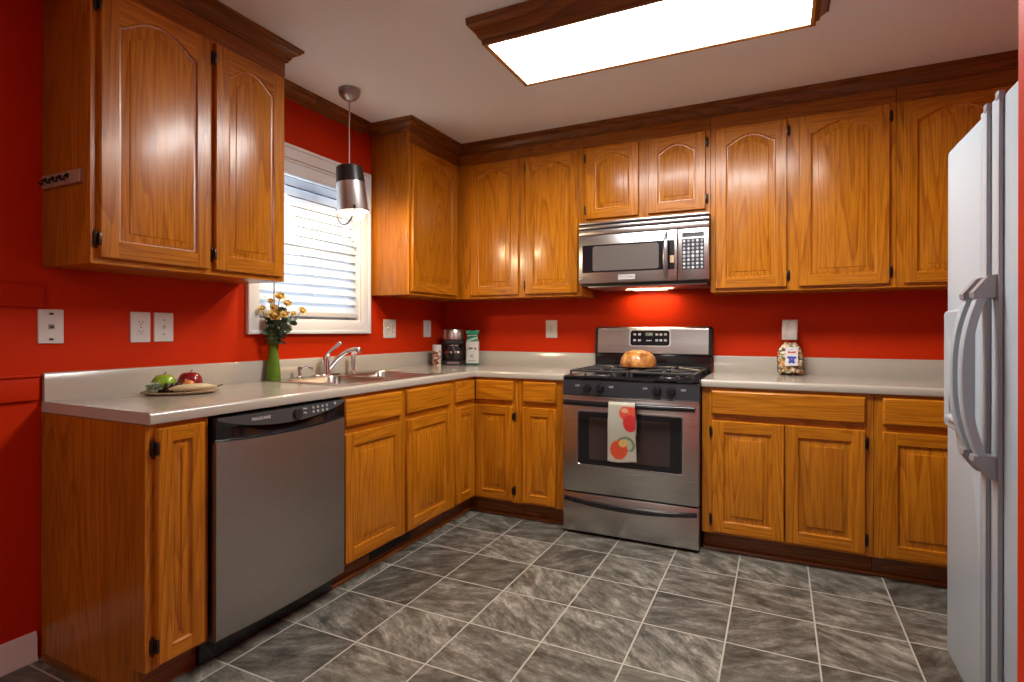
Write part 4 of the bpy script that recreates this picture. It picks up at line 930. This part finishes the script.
# ------------------------------------------------------------------ wall plates
def wall_plate(T, u0, u1, v0, v1, kind, name, label, cat):
    t = thing(name, label, cat, T((u0+u1)/2, (v0+v1)/2, 0.0))
    b = BM(); plate(b, T, u0, u1, v0, v1, 0.004, 0.0005, 0.0065, 0.002); obj('cover_plate', b, PLASTIC, t)
    uc, vc = (u0+u1)/2, (v0+v1)/2
    def screw(u, v):
        b = BM(); disc(b, T, u, v, 0.006, 0.0075, 0.003, 10); obj('screw', b, SLOT, t)
    def receptacle(u):
        for dv in (0.0195, -0.0195):
            b = BM(); plate(b, T, u-0.016, u+0.016, vc+dv-0.014, vc+dv+0.014, 0.008, 0.006, 0.0085, 0.0008); o = obj('socket', b, PLASTIC, t)
            b = BM(); pbox(b, T, u-0.008, u-0.0055, vc+dv-0.002, vc+dv+0.007, 0.008, 0.0088); pbox(b, T, u+0.0055, u+0.008, vc+dv-0.002, vc+dv+0.006, 0.008, 0.0088); disc(b, T, u, vc+dv-0.007, 0.008, 0.0088, 0.0026, 8); obj('slots', b, SLOT, o)
        screw(u, vc)
    def toggle(u):
        b = BM(); pbox(b, T, u-0.005, u+0.005, vc-0.010, vc+0.010, 0.006, 0.008, 0.0005)
        ring_skin(b, [[T(u+a, vc+c, 0.007) for a, c in ((-0.004, -0.007), (0.004, -0.007), (0.004, 0.007), (-0.004, 0.007))], [T(u+a, vc+c, 0.018) for a, c in ((-0.003, 0.004), (0.003, 0.004), (0.003, 0.010), (-0.003, 0.010))]], True, True, True)
        obj('toggle', b, PLASTIC, t); screw(u, vc+0.03); screw(u, vc-0.03)
    if kind == 'phone':
        for dv in (0.046, -0.046): 
            b = BM(); plate(b, T, uc-0.007, uc+0.007, vc+dv-0.0035, vc+dv+0.0035, 0.003, 0.006, 0.008, 0.0005); disc(b, T, uc, vc+dv, 0.007, 0.012, 0.004, 10); obj('mount_stud', b, SLOT, t)
        b = BM(); pbox(b, T, uc-0.009, uc+0.009, vc-0.009, vc+0.009, 0.006, 0.010, 0.001); o = obj('jack', b, plain('grey_jack', (0.3, 0.3, 0.29), 0.5), t)
        b = BM(); pbox(b, T, uc-0.006, uc+0.006, vc-0.006, vc+0.004, 0.0095, 0.0105); obj('port', b, SLOT, o)
    elif kind == 'outlet': receptacle(uc)
    elif kind == 'switch': toggle(uc)
    elif kind == 'double': receptacle(uc+0.026); toggle(uc-0.026)
    return t
wall_plate(TL, -2.668, -2.590, 1.121, 1.245, 'phone', 'phone_jack', 'white telephone jack plate on the red wall above the counter end', 'phone jack')
wall_plate(TL, -2.357, -2.278, 1.120, 1.245, 'outlet', 'power_outlet', 'white duplex outlet beside a light switch on the left red wall', 'outlet')
wall_plate(TL, -2.263, -2.181, 1.121, 1.245, 'switch', 'light_switch', 'white single switch plate just right of the left wall outlet', 'switch')
wall_plate(TL, -0.760, -0.632, 1.120, 1.246, 'double', 'switch_and_outlet', 'wide white switch and outlet plate just right of the window', 'outlet')
wall_plate(TL, -0.297, -0.205, 1.122, 1.248, 'outlet', 'power_outlet', 'white outlet on the left wall nearest the corner, behind the coffee maker', 'outlet')
wall_plate(TB, 0.863, 0.950, 1.120, 1.247, 'outlet', 'power_outlet', 'white outlet on the back wall just left of the range', 'outlet')

# ------------------------------------------------------------------ things on the counter
# fruit arrangement
fp = thing('serving_board', 'oval pale wooden tray under fruit on the left end of the counter', 'tray', (0.22, -2.27, CT))
TAN = plain('pale_tray_wood', (0.46, 0.34, 0.20), 0.45, var=0.4, vscale=25)
fx, fy, fz = 0.203, -2.278, CT+0.0008; fa = math.radians(52)
def FPt(a, c, z): return (fx+a*math.cos(fa)-c*math.sin(fa), fy+a*math.sin(fa)+c*math.cos(fa), z)
b = BM(); rings = []
for r, h in ((0.80, 0.0), (0.97, 0.006), (1.0, 0.010), (0.98, 0.012), (0.85, 0.008), (0.02, 0.007)):
    rings.append([FPt(0.140*r*math.cos(2*PI*k/40), 0.088*r*math.sin(2*PI*k/40), fz+h) for k in range(40)])
ring_skin(b, rings, True, True, True); obj('board', b, TAN, fp)
def apple(a, c, r, col, label, kind, leaf=False):
    z0 = fz+0.009; x, y, _ = FPt(a, c, 0)
    t = thing('apple', label, 'apple', (x, y, z0))
    b = BM(); prof = []
    for k in range(0, 19):
        q = PI*k/18; rr_ = math.sin(q)*(1+0.06*math.cos(q)); hh = -math.cos(q)*0.92
        dimp = 0.22*math.exp(-((q-PI)/0.45)**2)+0.12*math.exp(-(q/0.4)**2)*-1
        prof.append((max(r*rr_, 0.0005), z0+r*0.88+r*(hh-dimp*(1 if q > 1 else 1))))
    zmin = min(p[1] for p in prof); prof = [(p, h-zmin+z0) for p, h in prof]
    lathe(b, prof, (x, y, 0), 28, True, True, mod=lambda tt, h: 1+0.02*math.cos(5*tt)); obj('flesh', b, kind, t)
    zt2 = prof[-1][1]
    b = BM(); tube(b, [(x, y, zt2-0.002), (x+0.002, y+0.003, zt2+0.008), (x+0.006, y+0.007, zt2+0.013)], [0.0016, 0.0016, 0.0024], 8); obj('stem', b, plain('stem_brown', (0.10, 0.055, 0.02), 0.7), t)
    return t
RA = plain('red_apple_skin', (0.30, 0.012, 0.018), 0.22, var=0.5, vscale=20, coat=0.3); GA = plain('green_apple_skin', (0.27, 0.46, 0.03), 0.25, var=0.35, vscale=14, coat=0.3)
apple(0.030, 0.040, 0.046, None, 'dark red apple at the back of the fruit tray', RA); apple(-0.060, 0.022, 0.043, None, 'bright green apple at the left of the fruit tray', GA)
t = thing('peach', 'small orange peach tucked in front of the red apple', 'peach', FPt(0.030, -0.034, fz+0.009))
b = BM(); blob(b, FPt(0.030, -0.030, fz+0.009+0.0235), 0.024, 20, 14, (1, 1, 0.97), lambda tt, a: 1-0.05*math.exp(-((tt-PI)/0.15)**2)); obj('flesh', b, plain('peach_skin', (0.72, 0.26, 0.06), 0.45, var=0.3, vscale=20), t)
b = BM()
yb = thing('banana', 'pale yellow banana lying along the front edge of the fruit tray', 'banana', FPt(0.06, -0.05, fz+0.01))
pts = [FPt(-0.035+0.165*i/14, -0.060+0.040*(i/14)**2*1.6-0.006*math.sin(PI*i/14), fz+0.024+0.004*math.sin(PI*i/14)) for i in range(15)]
tube(b, pts, [0.004, 0.008, 0.011, 0.013, 0.014, 0.0145, 0.0145, 0.0145, 0.0145, 0.014, 0.0135, 0.012, 0.009, 0.005, 0.003], 12); obj('skin', b, plain('banana_skin', (0.66, 0.54, 0.30), 0.5, var=0.3, vscale=30), yb)
b = BM(); tube(b, [pts[-1], (pts[-1][0]+0.006, pts[-1][1]+0.010, pts[-1][2]+0.002), (pts[-1][0]+0.009, pts[-1][1]+0.019, pts[-1][2]+0.006)], [0.0035, 0.003, 0.0036], 8); obj('stem', b, plain('banana_stem', (0.13, 0.09, 0.04), 0.7), yb)
# grapes: a small dark bunch; each berry is its own part of the bunch
gp = thing('grape_bunch', 'small bunch of dark purple grapes between the greens and the banana', 'grapes', FPt(-0.045, -0.03, fz+0.01))
GRP = plain('grape_skin', (0.035, 0.010, 0.022), 0.22)
for k in range(15):
    a = -0.040+0.018*(k % 5)-0.004*(k//5); c = -0.046+0.014*(k//5)+0.004*((k*7) % 3); z = fz+0.018+0.010*((k*5) % 3)
    b = BM(); blob(b, FPt(a, c, z), 0.0088, 10, 7, (1, 1, 1.1)); obj('grape', b, GRP, gp)
lt = thing('lettuce_head', 'small pale green leafy vegetable at the left tip of the fruit tray', 'vegetable', FPt(-0.088, -0.04, fz+0.009))
b = BM(); rnd = random.Random(3)
blob(b, FPt(-0.088, -0.040, fz+0.026), 0.019, 12, 8)
for k in range(34):
    a = 2*PI*k/34*3.1; el = rnd.uniform(0.1, 1.2); ln = rnd.uniform(0.026, 0.040); o = Vector(FPt(-0.088, -0.040, fz+0.026))
    d = Vector((math.cos(a)*math.cos(el), math.sin(a)*math.cos(el), math.sin(el)*1.0)); s = d.cross(Vector((0, 0, 1))).normalized(); nrm = s.cross(d)
    rows = []
    for i in range(5):
        tt = i/4; wd = 0.019*math.sin(PI*min(1, 0.15+tt*0.8))
        p = o+d*ln*tt+Vector((0, 0, -0.010*tt*tt)); rows.append([p-s*wd+nrm*0.004*math.sin(k+i*3), p+nrm*(-0.003), p+s*wd+nrm*0.004*math.cos(k+i*3)])
    for p in rows:
        for q in p: q.z = max(q.z, fz+0.0105) if abs((q-Vector(FPt(0, 0, q.z))).length) < 0.14 else max(q.z, fz+0.004)
    ring_skin(b, rows, False)
obj('leaves', b, plain('leaf_pale_green', (0.52, 0.70, 0.54), 0.45, var=0.7, vscale=60), lt)
# vase with yellow flowers
vx, vy = 0.056, -1.698
vs_ = thing('glass_vase', 'tall slim green glass vase on the counter left of the sink', 'vase', (vx, vy, CT))
z0 = CT+0.001
b = lathe(BM(), [(0.002, z0), (0.034, z0), (0.037, z0+0.004), (0.036, z0+0.03), (0.033, z0+0.07), (0.029, z0+0.105), (0.0245, z0+0.135), (0.023, z0+0.17), (0.0235, z0+0.21), (0.026, z0+0.236), (0.0245, z0+0.2365), (0.0215, z0+0.205), (0.021, z0+0.17), (0.022, z0+0.138), (0.0265, z0+0.105), (0.031, z0+0.06), (0.033, z0+0.02), (0.031, z0+0.012), (0.002, z0+0.010)], (vx, vy, 0), 32); obj('vessel', b, GREEN_GLASS, vs_)
b = lathe(BM(), [(0.002, z0+0.0125), (0.030, z0+0.014), (0.032, z0+0.022), (0.030, z0+0.058), (0.0275, z0+0.085), (0.0265, z0+0.098), (0.002, z0+0.098)], (vx, vy, 0), 28); obj('water', b, glassy('green_water', (0.55, 0.80, 0.25), 0.02, 0.15), vs_)
YEL = plain('yellow_petal', (0.80, 0.60, 0.19), 0.6, var=0.4, vscale=90); LEAF = plain('rose_leaf', (0.085, 0.16, 0.095), 0.45, var=0.5, vscale=40); STEM = plain('flower_stem', (0.10, 0.17, 0.04), 0.55)
KF = 0.0051
FL = [(278.5, 296, 0.0195), (260, 301, 0.013), (259.5, 308.5, 0.013), (266.5, 307, 0.016), (286.5, 303, 0.016), (275, 315, 0.026), (298.5, 310, 0.016), (286, 314, 0.015), (291, 313, 0.011)]
def petal_head(bm, c, d, r, seed):
    rn = random.Random(seed); d = Vector(d).normalized(); a = d.orthogonal().normalized(); e = d.cross(a)
    for layer, (cnt, ln, open_) in enumerate(((5, 0.75, 0.25), (7, 0.95, 0.6), (8, 1.05, 1.05))):
        for k in range(cnt):
            t = 2*PI*(k+rn.random()*0.4)/cnt; out = a*math.cos(t)+e*math.sin(t); sd = d.cross(out)
            dirv = out*math.sin(open_)+d*math.cos(open_); rows = []
            for i in range(4):
                q = i/3; p = Vector(c)-d*r*0.4+dirv*r*ln*1.2*q+out*r*0.15; wd = r*0.42*math.sin(PI*(0.2+0.65*q))
                rows.append([p-sd*wd-out*r*0.08*q, p+out*r*0.05, p+sd*wd-out*r*0.08*q])
            ring_skin(bm, rows, False)
    blob(bm, Vector(c)-d*r*0.1, r*0.55, 8, 6)
for k, (px, py, r) in enumerate(FL):
    t = thing('yellow_flower', 'x', 'flower', (vx, vy, z0+0.02), 'yellow roses in the green vase')
    du = (px-272)*KF; dz = (380.3-py)*KF; dep = 0.035*math.sin(k*2.4)
    c = Vector((vx+du*0.90+dep*-0.435*1.0, vy+du*0.435+dep*0.9, CT+dz))
    if c.x < 0.045: c.x = 0.045
    st = bez((vx+0.010*math.cos(k), vy+0.010*math.sin(k), z0+0.022), (vx, vy, z0+0.14), (vx+du*0.3, vy+du*0.15, z0+0.25), c, 14)
    b = BM(); tube(b, st, 0.0019, 6); obj('stem', b, STEM, t)
    b = BM(); petal_head(b, c, (c-st[-3]).normalized()*0.6+Vector((0.75, -0.45, 0.25)), r*1.22, k); obj('blossom', b, YEL, t)
    b = BM(); rn = random.Random(k+50)
    for q in range(11):
        tt = 0.50+0.042*q; p = st[int(14*min(tt, 0.95))]; a = rn.uniform(0, 2*PI); d = Vector((math.cos(a), math.sin(a), rn.uniform(-0.1, 0.7))).normalized(); s = d.cross(Vector((rn.uniform(-1, 1), rn.uniform(-1, 1), rn.uniform(-0.6, 0.6)))).normalized(); rows = []
        for i in range(6):
            f = i/5; wd = 0.0165*math.sin(PI*min(f*0.95+0.03, 1)); pp = Vector(p)+d*0.046*f+Vector((0, 0, -0.010*f*f))
            pp.x = max(pp.x, 0.042); rows.append([pp-s*wd, pp+Vector((0, 0, -0.002)), pp+s*wd])
        ring_skin(b, rows, False)
    obj('leaves', b, LEAF, t)
    LBL = ['topmost yellow rose of the bunch in the green vase', 'upper of two small yellow buds at the left of the vase bunch', 'lower of two small yellow buds at the left of the vase bunch', 'yellow rose just left of centre in the vase bunch', 'yellow rose at upper right of the vase bunch, below the topmost', 'largest open yellow rose at the middle of the vase bunch', 'yellow rose farthest right in the vase bunch', 'yellow rose just right of the largest one in the vase', 'small yellow bud between the middle and the rightmost rose in the vase']
    t['label'] = LBL[k]
# coffee corner
cm = thing('coffee_maker', 'black and steel drip coffee maker in the counter corner', 'coffee maker', (0.155, -0.14, CT))
ca_, sa_ = math.cos(math.radians(30)), math.sin(math.radians(30))
def TC(u, v, w): return Vector((0.160+u*ca_+w*sa_, -0.130+u*sa_-w*ca_, v))
z0 = CT+0.0008
b = BM(); plate(b, lambda u, v, w: TC(u, w, -v), -0.085, 0.085, -0.09, 0.075, 0.03, z0, z0+0.032, 0.004); plate(b, lambda u, v, w: TC(u, w, -v), -0.085, 0.085, 0.02, 0.075, 0.012, z0+0.03, z0+0.19, 0.003); plate(b, lambda u, v, w: TC(u, w, -v), -0.080, 0.080, -0.075, 0.07, 0.04, z0+0.158, z0+0.192, 0.003); obj('body', b, BLACKM, cm)
b = BM(); q = TC(0, 0, 0.005); lathe(b, [(0.076, z0+0.188), (0.081, z0+0.192), (0.081, z0+0.258), (0.078, z0+0.264), (0.04, z0+0.268), (0.003, z0+0.269)], (q.x, q.y, 0), 32, True, True); obj('brew_basket', b, STEELZ, cm)
b = BM(); q = TC(0, 0, 0.022); lathe(b, [(0.003, z0+0.034), (0.055, z0+0.034), (0.064, z0+0.05), (0.066, z0+0.08), (0.058, z0+0.115), (0.046, z0+0.135), (0.048, z0+0.145)], (q.x, q.y, 0), 28, True, False); cf = obj('carafe', b, CARAFE, cm)
b = BM(); lathe(b, [(0.067, z0+0.088), (0.068, z0+0.090), (0.0655, z0+0.102), (0.064, z0+0.100)], (q.x, q.y, 0), 28); lathe(b, [(0.050, z0+0.140), (0.051, z0+0.150), (0.003, z0+0.156)], (q.x, q.y, 0), 24, False, True); obj('band', b, CHROME, cf)
b = BM(); h0 = TC(0, 0, 0.022)
tube(b, [TC(0, z0+0.142, 0.068), TC(0, z0+0.140, 0.105), TC(0, z0+0.115, 0.118), TC(0, z0+0.07, 0.112), TC(0, z0+0.062, 0.086)], 0.0075, 10); obj('handle', b, BLACK, cf)
b = BM(); plate(b, TC, -0.045, 0.045, z0+0.008, z0+0.026, 0.004, 0.0885, 0.0905, 0.0006); obj('switch_plate', b, GREYMET, cm)
# canister
def canister():
    cx, cy, r, h = 0.122, -0.300, 0.0325, 0.142; z0 = CT+0.0008
    t = thing('snack_canister', 'small round tin with brown speckled print left of the coffee maker', 'canister', (cx, cy, CT))
    b = BM(); lay = b.verts.layers.float_color.new('print'); n, m_ = 64, 40; rows = []
    rn = random.Random(5); spots = [(rn.random(), rn.random()*0.72+0.02, rn.uniform(0.02, 0.07), rn.choice([(0.22, 0.07, 0.03), (0.45, 0.20, 0.10), (0.12, 0.04, 0.02), (0.75, 0.68, 0.60)])) for _ in range(210)]
    for i in range(m_+1):
        v = i/m_; row = []
        for j in range(n):
            s = j/n; c = (0.70, 0.60, 0.50)
            for a, bb, q, cc in spots:
                ds = min(abs(s-a), 1-abs(s-a))
                if (ds*1.45)**2+((v-bb))**2 < q*q: c = cc
            if v > 0.80: c = (0.62, 0.60, 0.57)
            a = 2*PI*s; w = b.verts.new((cx+r*math.cos(a), cy+r*math.sin(a), z0+h*v)); w[lay] = (*c, 1); row.append(w)
        rows.append(row)
    for a, c in zip(rows, rows[1:]):
        for j in range(n): b.faces.new((a[j], a[(j+1) % n], c[(j+1) % n], c[j]))
    b.faces.new(list(reversed(rows[0]))); obj('body', b, vcol('printed_tin', 0.35), t)
    b = lathe(BM(), [(r-0.001, z0+h-0.001), (r+0.0015, z0+h-0.001), (r+0.0015, z0+h+0.008), (r-0.003, z0+h+0.010), (0.002, z0+h+0.009)], (cx, cy, 0), 40, True, True); obj('lid', b, PLASTIC, t)
canister()
# coffee bag
def coffee_bag():
    t = thing('coffee_bag', 'white and green bag of coffee standing right of the coffee maker', 'coffee bag', (0.305, -0.095, CT))
    z0 = CT+0.0008; a = math.radians(18); ca, sa = math.cos(a), math.sin(a)
    def T(u, v, w): return Vector((0.305+u*ca+w*sa, -0.095+u*sa-w*ca, v))
    b = BM(); lay = b.verts.layers.float_color.new('print'); n = 64; m_ = 70; rows = []; H = 0.258
    for i in range(m_+1):
        v = i/m_; row = []
        if v < 0.66: wd, dp = 0.050-0.004*v, 0.034-0.010*v
        else:
            f = (v-0.66)/0.34; wd = 0.0474-0.012*math.sin(PI*min(1, f*1.1))+0.003*f; dp = 0.0275*(1-f)**0.8+0.004
        for j in range(n):
            q = 2*PI*j/n; cu, su = math.cos(q), math.sin(q); e = 0.45
            u = wd*math.copysign(abs(cu)**e, cu); w = dp*math.copysign(abs(su)**e, su)
            u += 0.0025*math.sin(v*31+j*0.7)*(v > 0.5); w += 0.0022*math.sin(v*40+j*0.9)*(v > 0.55)
            c = (0.66, 0.66, 0.60)
            s = u/wd
            if v > 0.68: c = (0.02, 0.22, 0.11)
            if v > 0.68 and abs((v-0.74)-0.05*s) < 0.018: c = (0.55, 0.68, 0.58)
            if v < 0.05: c = (0.03, 0.10, 0.06)
            if su > 0.0 and 0.44 < v < 0.51 and abs(s) < 0.75 and math.sin(s*14+v*40) > -0.2: c = (0.06, 0.06, 0.05)
            if su > 0 and (s*0.048)**2+((v-0.27)*H)**2 < 0.011**2: c = (0.30, 0.34, 0.30)
            if su > 0 and 0.10 < v < 0.13 and abs(s) < 0.6: c = (0.35, 0.40, 0.34)
            x = b.verts.new(T(u, z0+H*v, w)); x[lay] = (*c, 1); row.append(x)
        rows.append(row)
    for p, q in zip(rows, rows[1:]):
        for j in range(n): b.faces.new((p[j], p[(j+1) % n], q[(j+1) % n], q[j]))
    b.faces.new(list(reversed(rows[0]))); b.faces.new(rows[-1]); obj('pouch', b, vcol('printed_foil', 0.28), t)
    b = BM(); tube(b, [T(-0.036, z0+0.216, 0.020), T(0, z0+0.219, 0.024), T(0.036, z0+0.222, 0.020)], 0.003, 6); obj('tin_tie', b, PLASTIC, t)
coffee_bag()
# clear bag of coloured pasta with a printed label and paper header
def pasta_bag():
    cx, cy = 2.440, -0.085; z0 = CT+0.0008
    t = thing('pasta_bag', 'clear bag of mixed coloured pasta with paper header, right of the range', 'pasta bag', (cx, cy, CT))
    b = BM(); rings = []
    for z, wx, wy in ((0.0, 0.052, 0.030), (0.006, 0.065, 0.040), (0.03, 0.0705, 0.045), (0.09, 0.071, 0.046), (0.15, 0.066, 0.042), (0.185, 0.050, 0.030), (0.205, 0.040, 0.016), (0.23, 0.036, 0.007)):
        R = []
        for k in range(36):
            a = 2*PI*k/36; R.append((cx+wx*math.copysign(abs(math.cos(a))**0.7, math.cos(a))*(1+0.02*math.sin(7*a+z*60)), cy+wy*math.copysign(abs(math.sin(a))**0.7, math.sin(a)), z0+z))
        rings.append(R)
    ring_skin(b, rings, True, True, True); obj('bag', b, CLEAR, t, 60)
    cols = [plain('pasta_cream', (0.78, 0.62, 0.36), 0.5), plain('pasta_orange', (0.75, 0.36, 0.13), 0.5), plain('pasta_green', (0.28, 0.31, 0.17), 0.5), plain('pasta_brown', (0.26, 0.12, 0.07), 0.5), plain('pasta_pale', (0.85, 0.77, 0.62), 0.5)]
    b = BM(); rn = random.Random(11)
    for k in range(520):
        z = rn.uniform(0.008, 0.185); f = 1-max(0, (z-0.14)/0.075); a = rn.uniform(0, 2*PI); q = rn.uniform(0.86, 0.97)
        x = 0.063*f*q*math.copysign(abs(math.cos(a))**0.7, math.cos(a)); y = 0.0385*f*q*math.copysign(abs(math.sin(a))**0.7, math.sin(a))
        blob(b, (cx+x, cy+y, z0+z), rn.uniform(0.0075, 0.011), 6, 5, (1.0, 0.7, rn.uniform(0.6, 1.2)), mi=rn.randrange(5))
    for k in range(60): blob(b, (cx+rn.uniform(-0.045, 0.045), cy+rn.uniform(-0.02, 0.02), z0+rn.uniform(0.01, 0.16)), 0.014, 6, 5, mi=rn.randrange(5))
    p = obj('pasta', b, cols, t, 40); p['kind'] = 'stuff'
    def T(u, v, w): return Vector((cx+u, cy-0.046-w, z0+v))
    b = BM(); lay = b.verts.layers.float_color.new('print'); nu, nv = 40, 66; g = []
    for i in range(nv+1):
        row = []
        for j in range(nu+1):
            s, v = j/nu*2-1, i/nv*2-1; c = (0.70, 0.71, 0.73)
            if 0.34 < v < 0.56 and abs(s) < 0.62 and (abs(s) > (v-0.34)*0.3): c = (0.60, 0.16, 0.05) if abs(s) > 0.12 else (0.42, 0.04, 0.04)
            def el(a, d, ra, rd): return ((s-a)/ra)**2+((v-d)/rd)**2 < 1
            if el(0, -0.30, 0.42, 0.34) or el(-0.48, -0.10, 0.26, 0.13) or el(0.48, -0.10, 0.26, 0.13) or el(-0.28, -0.60, 0.24, 0.14) or el(0.28, -0.60, 0.24, 0.14): c = (0.045, 0.06, 0.42)
            if el(0, -0.30, 0.16, 0.12): c = (0.16, 0.20, 0.62)
            if abs(s) < 0.2 and 0.72 < v < 0.80: c = (0.35, 0.42, 0.45)
            w = b.verts.new(T(0.006+s*0.033, 0.110+v*0.054, 0.002+0.002*(1-s*s))); w[lay] = (*c, 1); row.append(w)
        g.append(row)
    for p, q in zip(g, g[1:]):
        for j in range(nu): b.faces.new((p[j], p[j+1], q[j+1], q[j]))
    o = obj('label', b, vcol('printed_label', 0.45), t, 60); md = o.modifiers.new('paper', 'SOLIDIFY'); md.thickness = 0.0006
    def TH(u, v, w): return Vector((cx-0.006+u+0.03*(v-0.2), cy-0.010-w, z0+v))
    b = BM(); lay = b.verts.layers.float_color.new('print'); rn = random.Random(2); rows = []
    for i in range(49):
        row = []
        for j in range(33):
            k = math.sin(i*1.1)*math.sin(j*1.7+math.sin(i*0.6)*2); c = (0.50, 0.42, 0.38) if k > -0.25 else (0.30, 0.23, 0.21)
            w = b.verts.new(TH(-0.040+0.080*j/32, 0.205+0.118*i/48, 0.0015*math.sin(j*0.3))); w[lay] = (*c, 1); row.append(w)
        rows.append(row)
    for p, q in zip(rows, rows[1:]):
        for j in range(32): b.faces.new((p[j], p[j+1], q[j+1], q[j]))
    o = obj('paper_header', b, vcol('printed_paper', 0.7), t, 60); md = o.modifiers.new('paper', 'SOLIDIFY'); md.thickness = 0.003
    b = BM(); tube(b, [(cx-0.046, cy-0.016, z0+0.212), (cx-0.058, cy-0.018, z0+0.228), (cx-0.060, cy-0.018, z0+0.248), (cx-0.046, cy-0.016, z0+0.252)], 0.0018, 6); obj('tie', b, CLEAR, t)
pasta_bag()
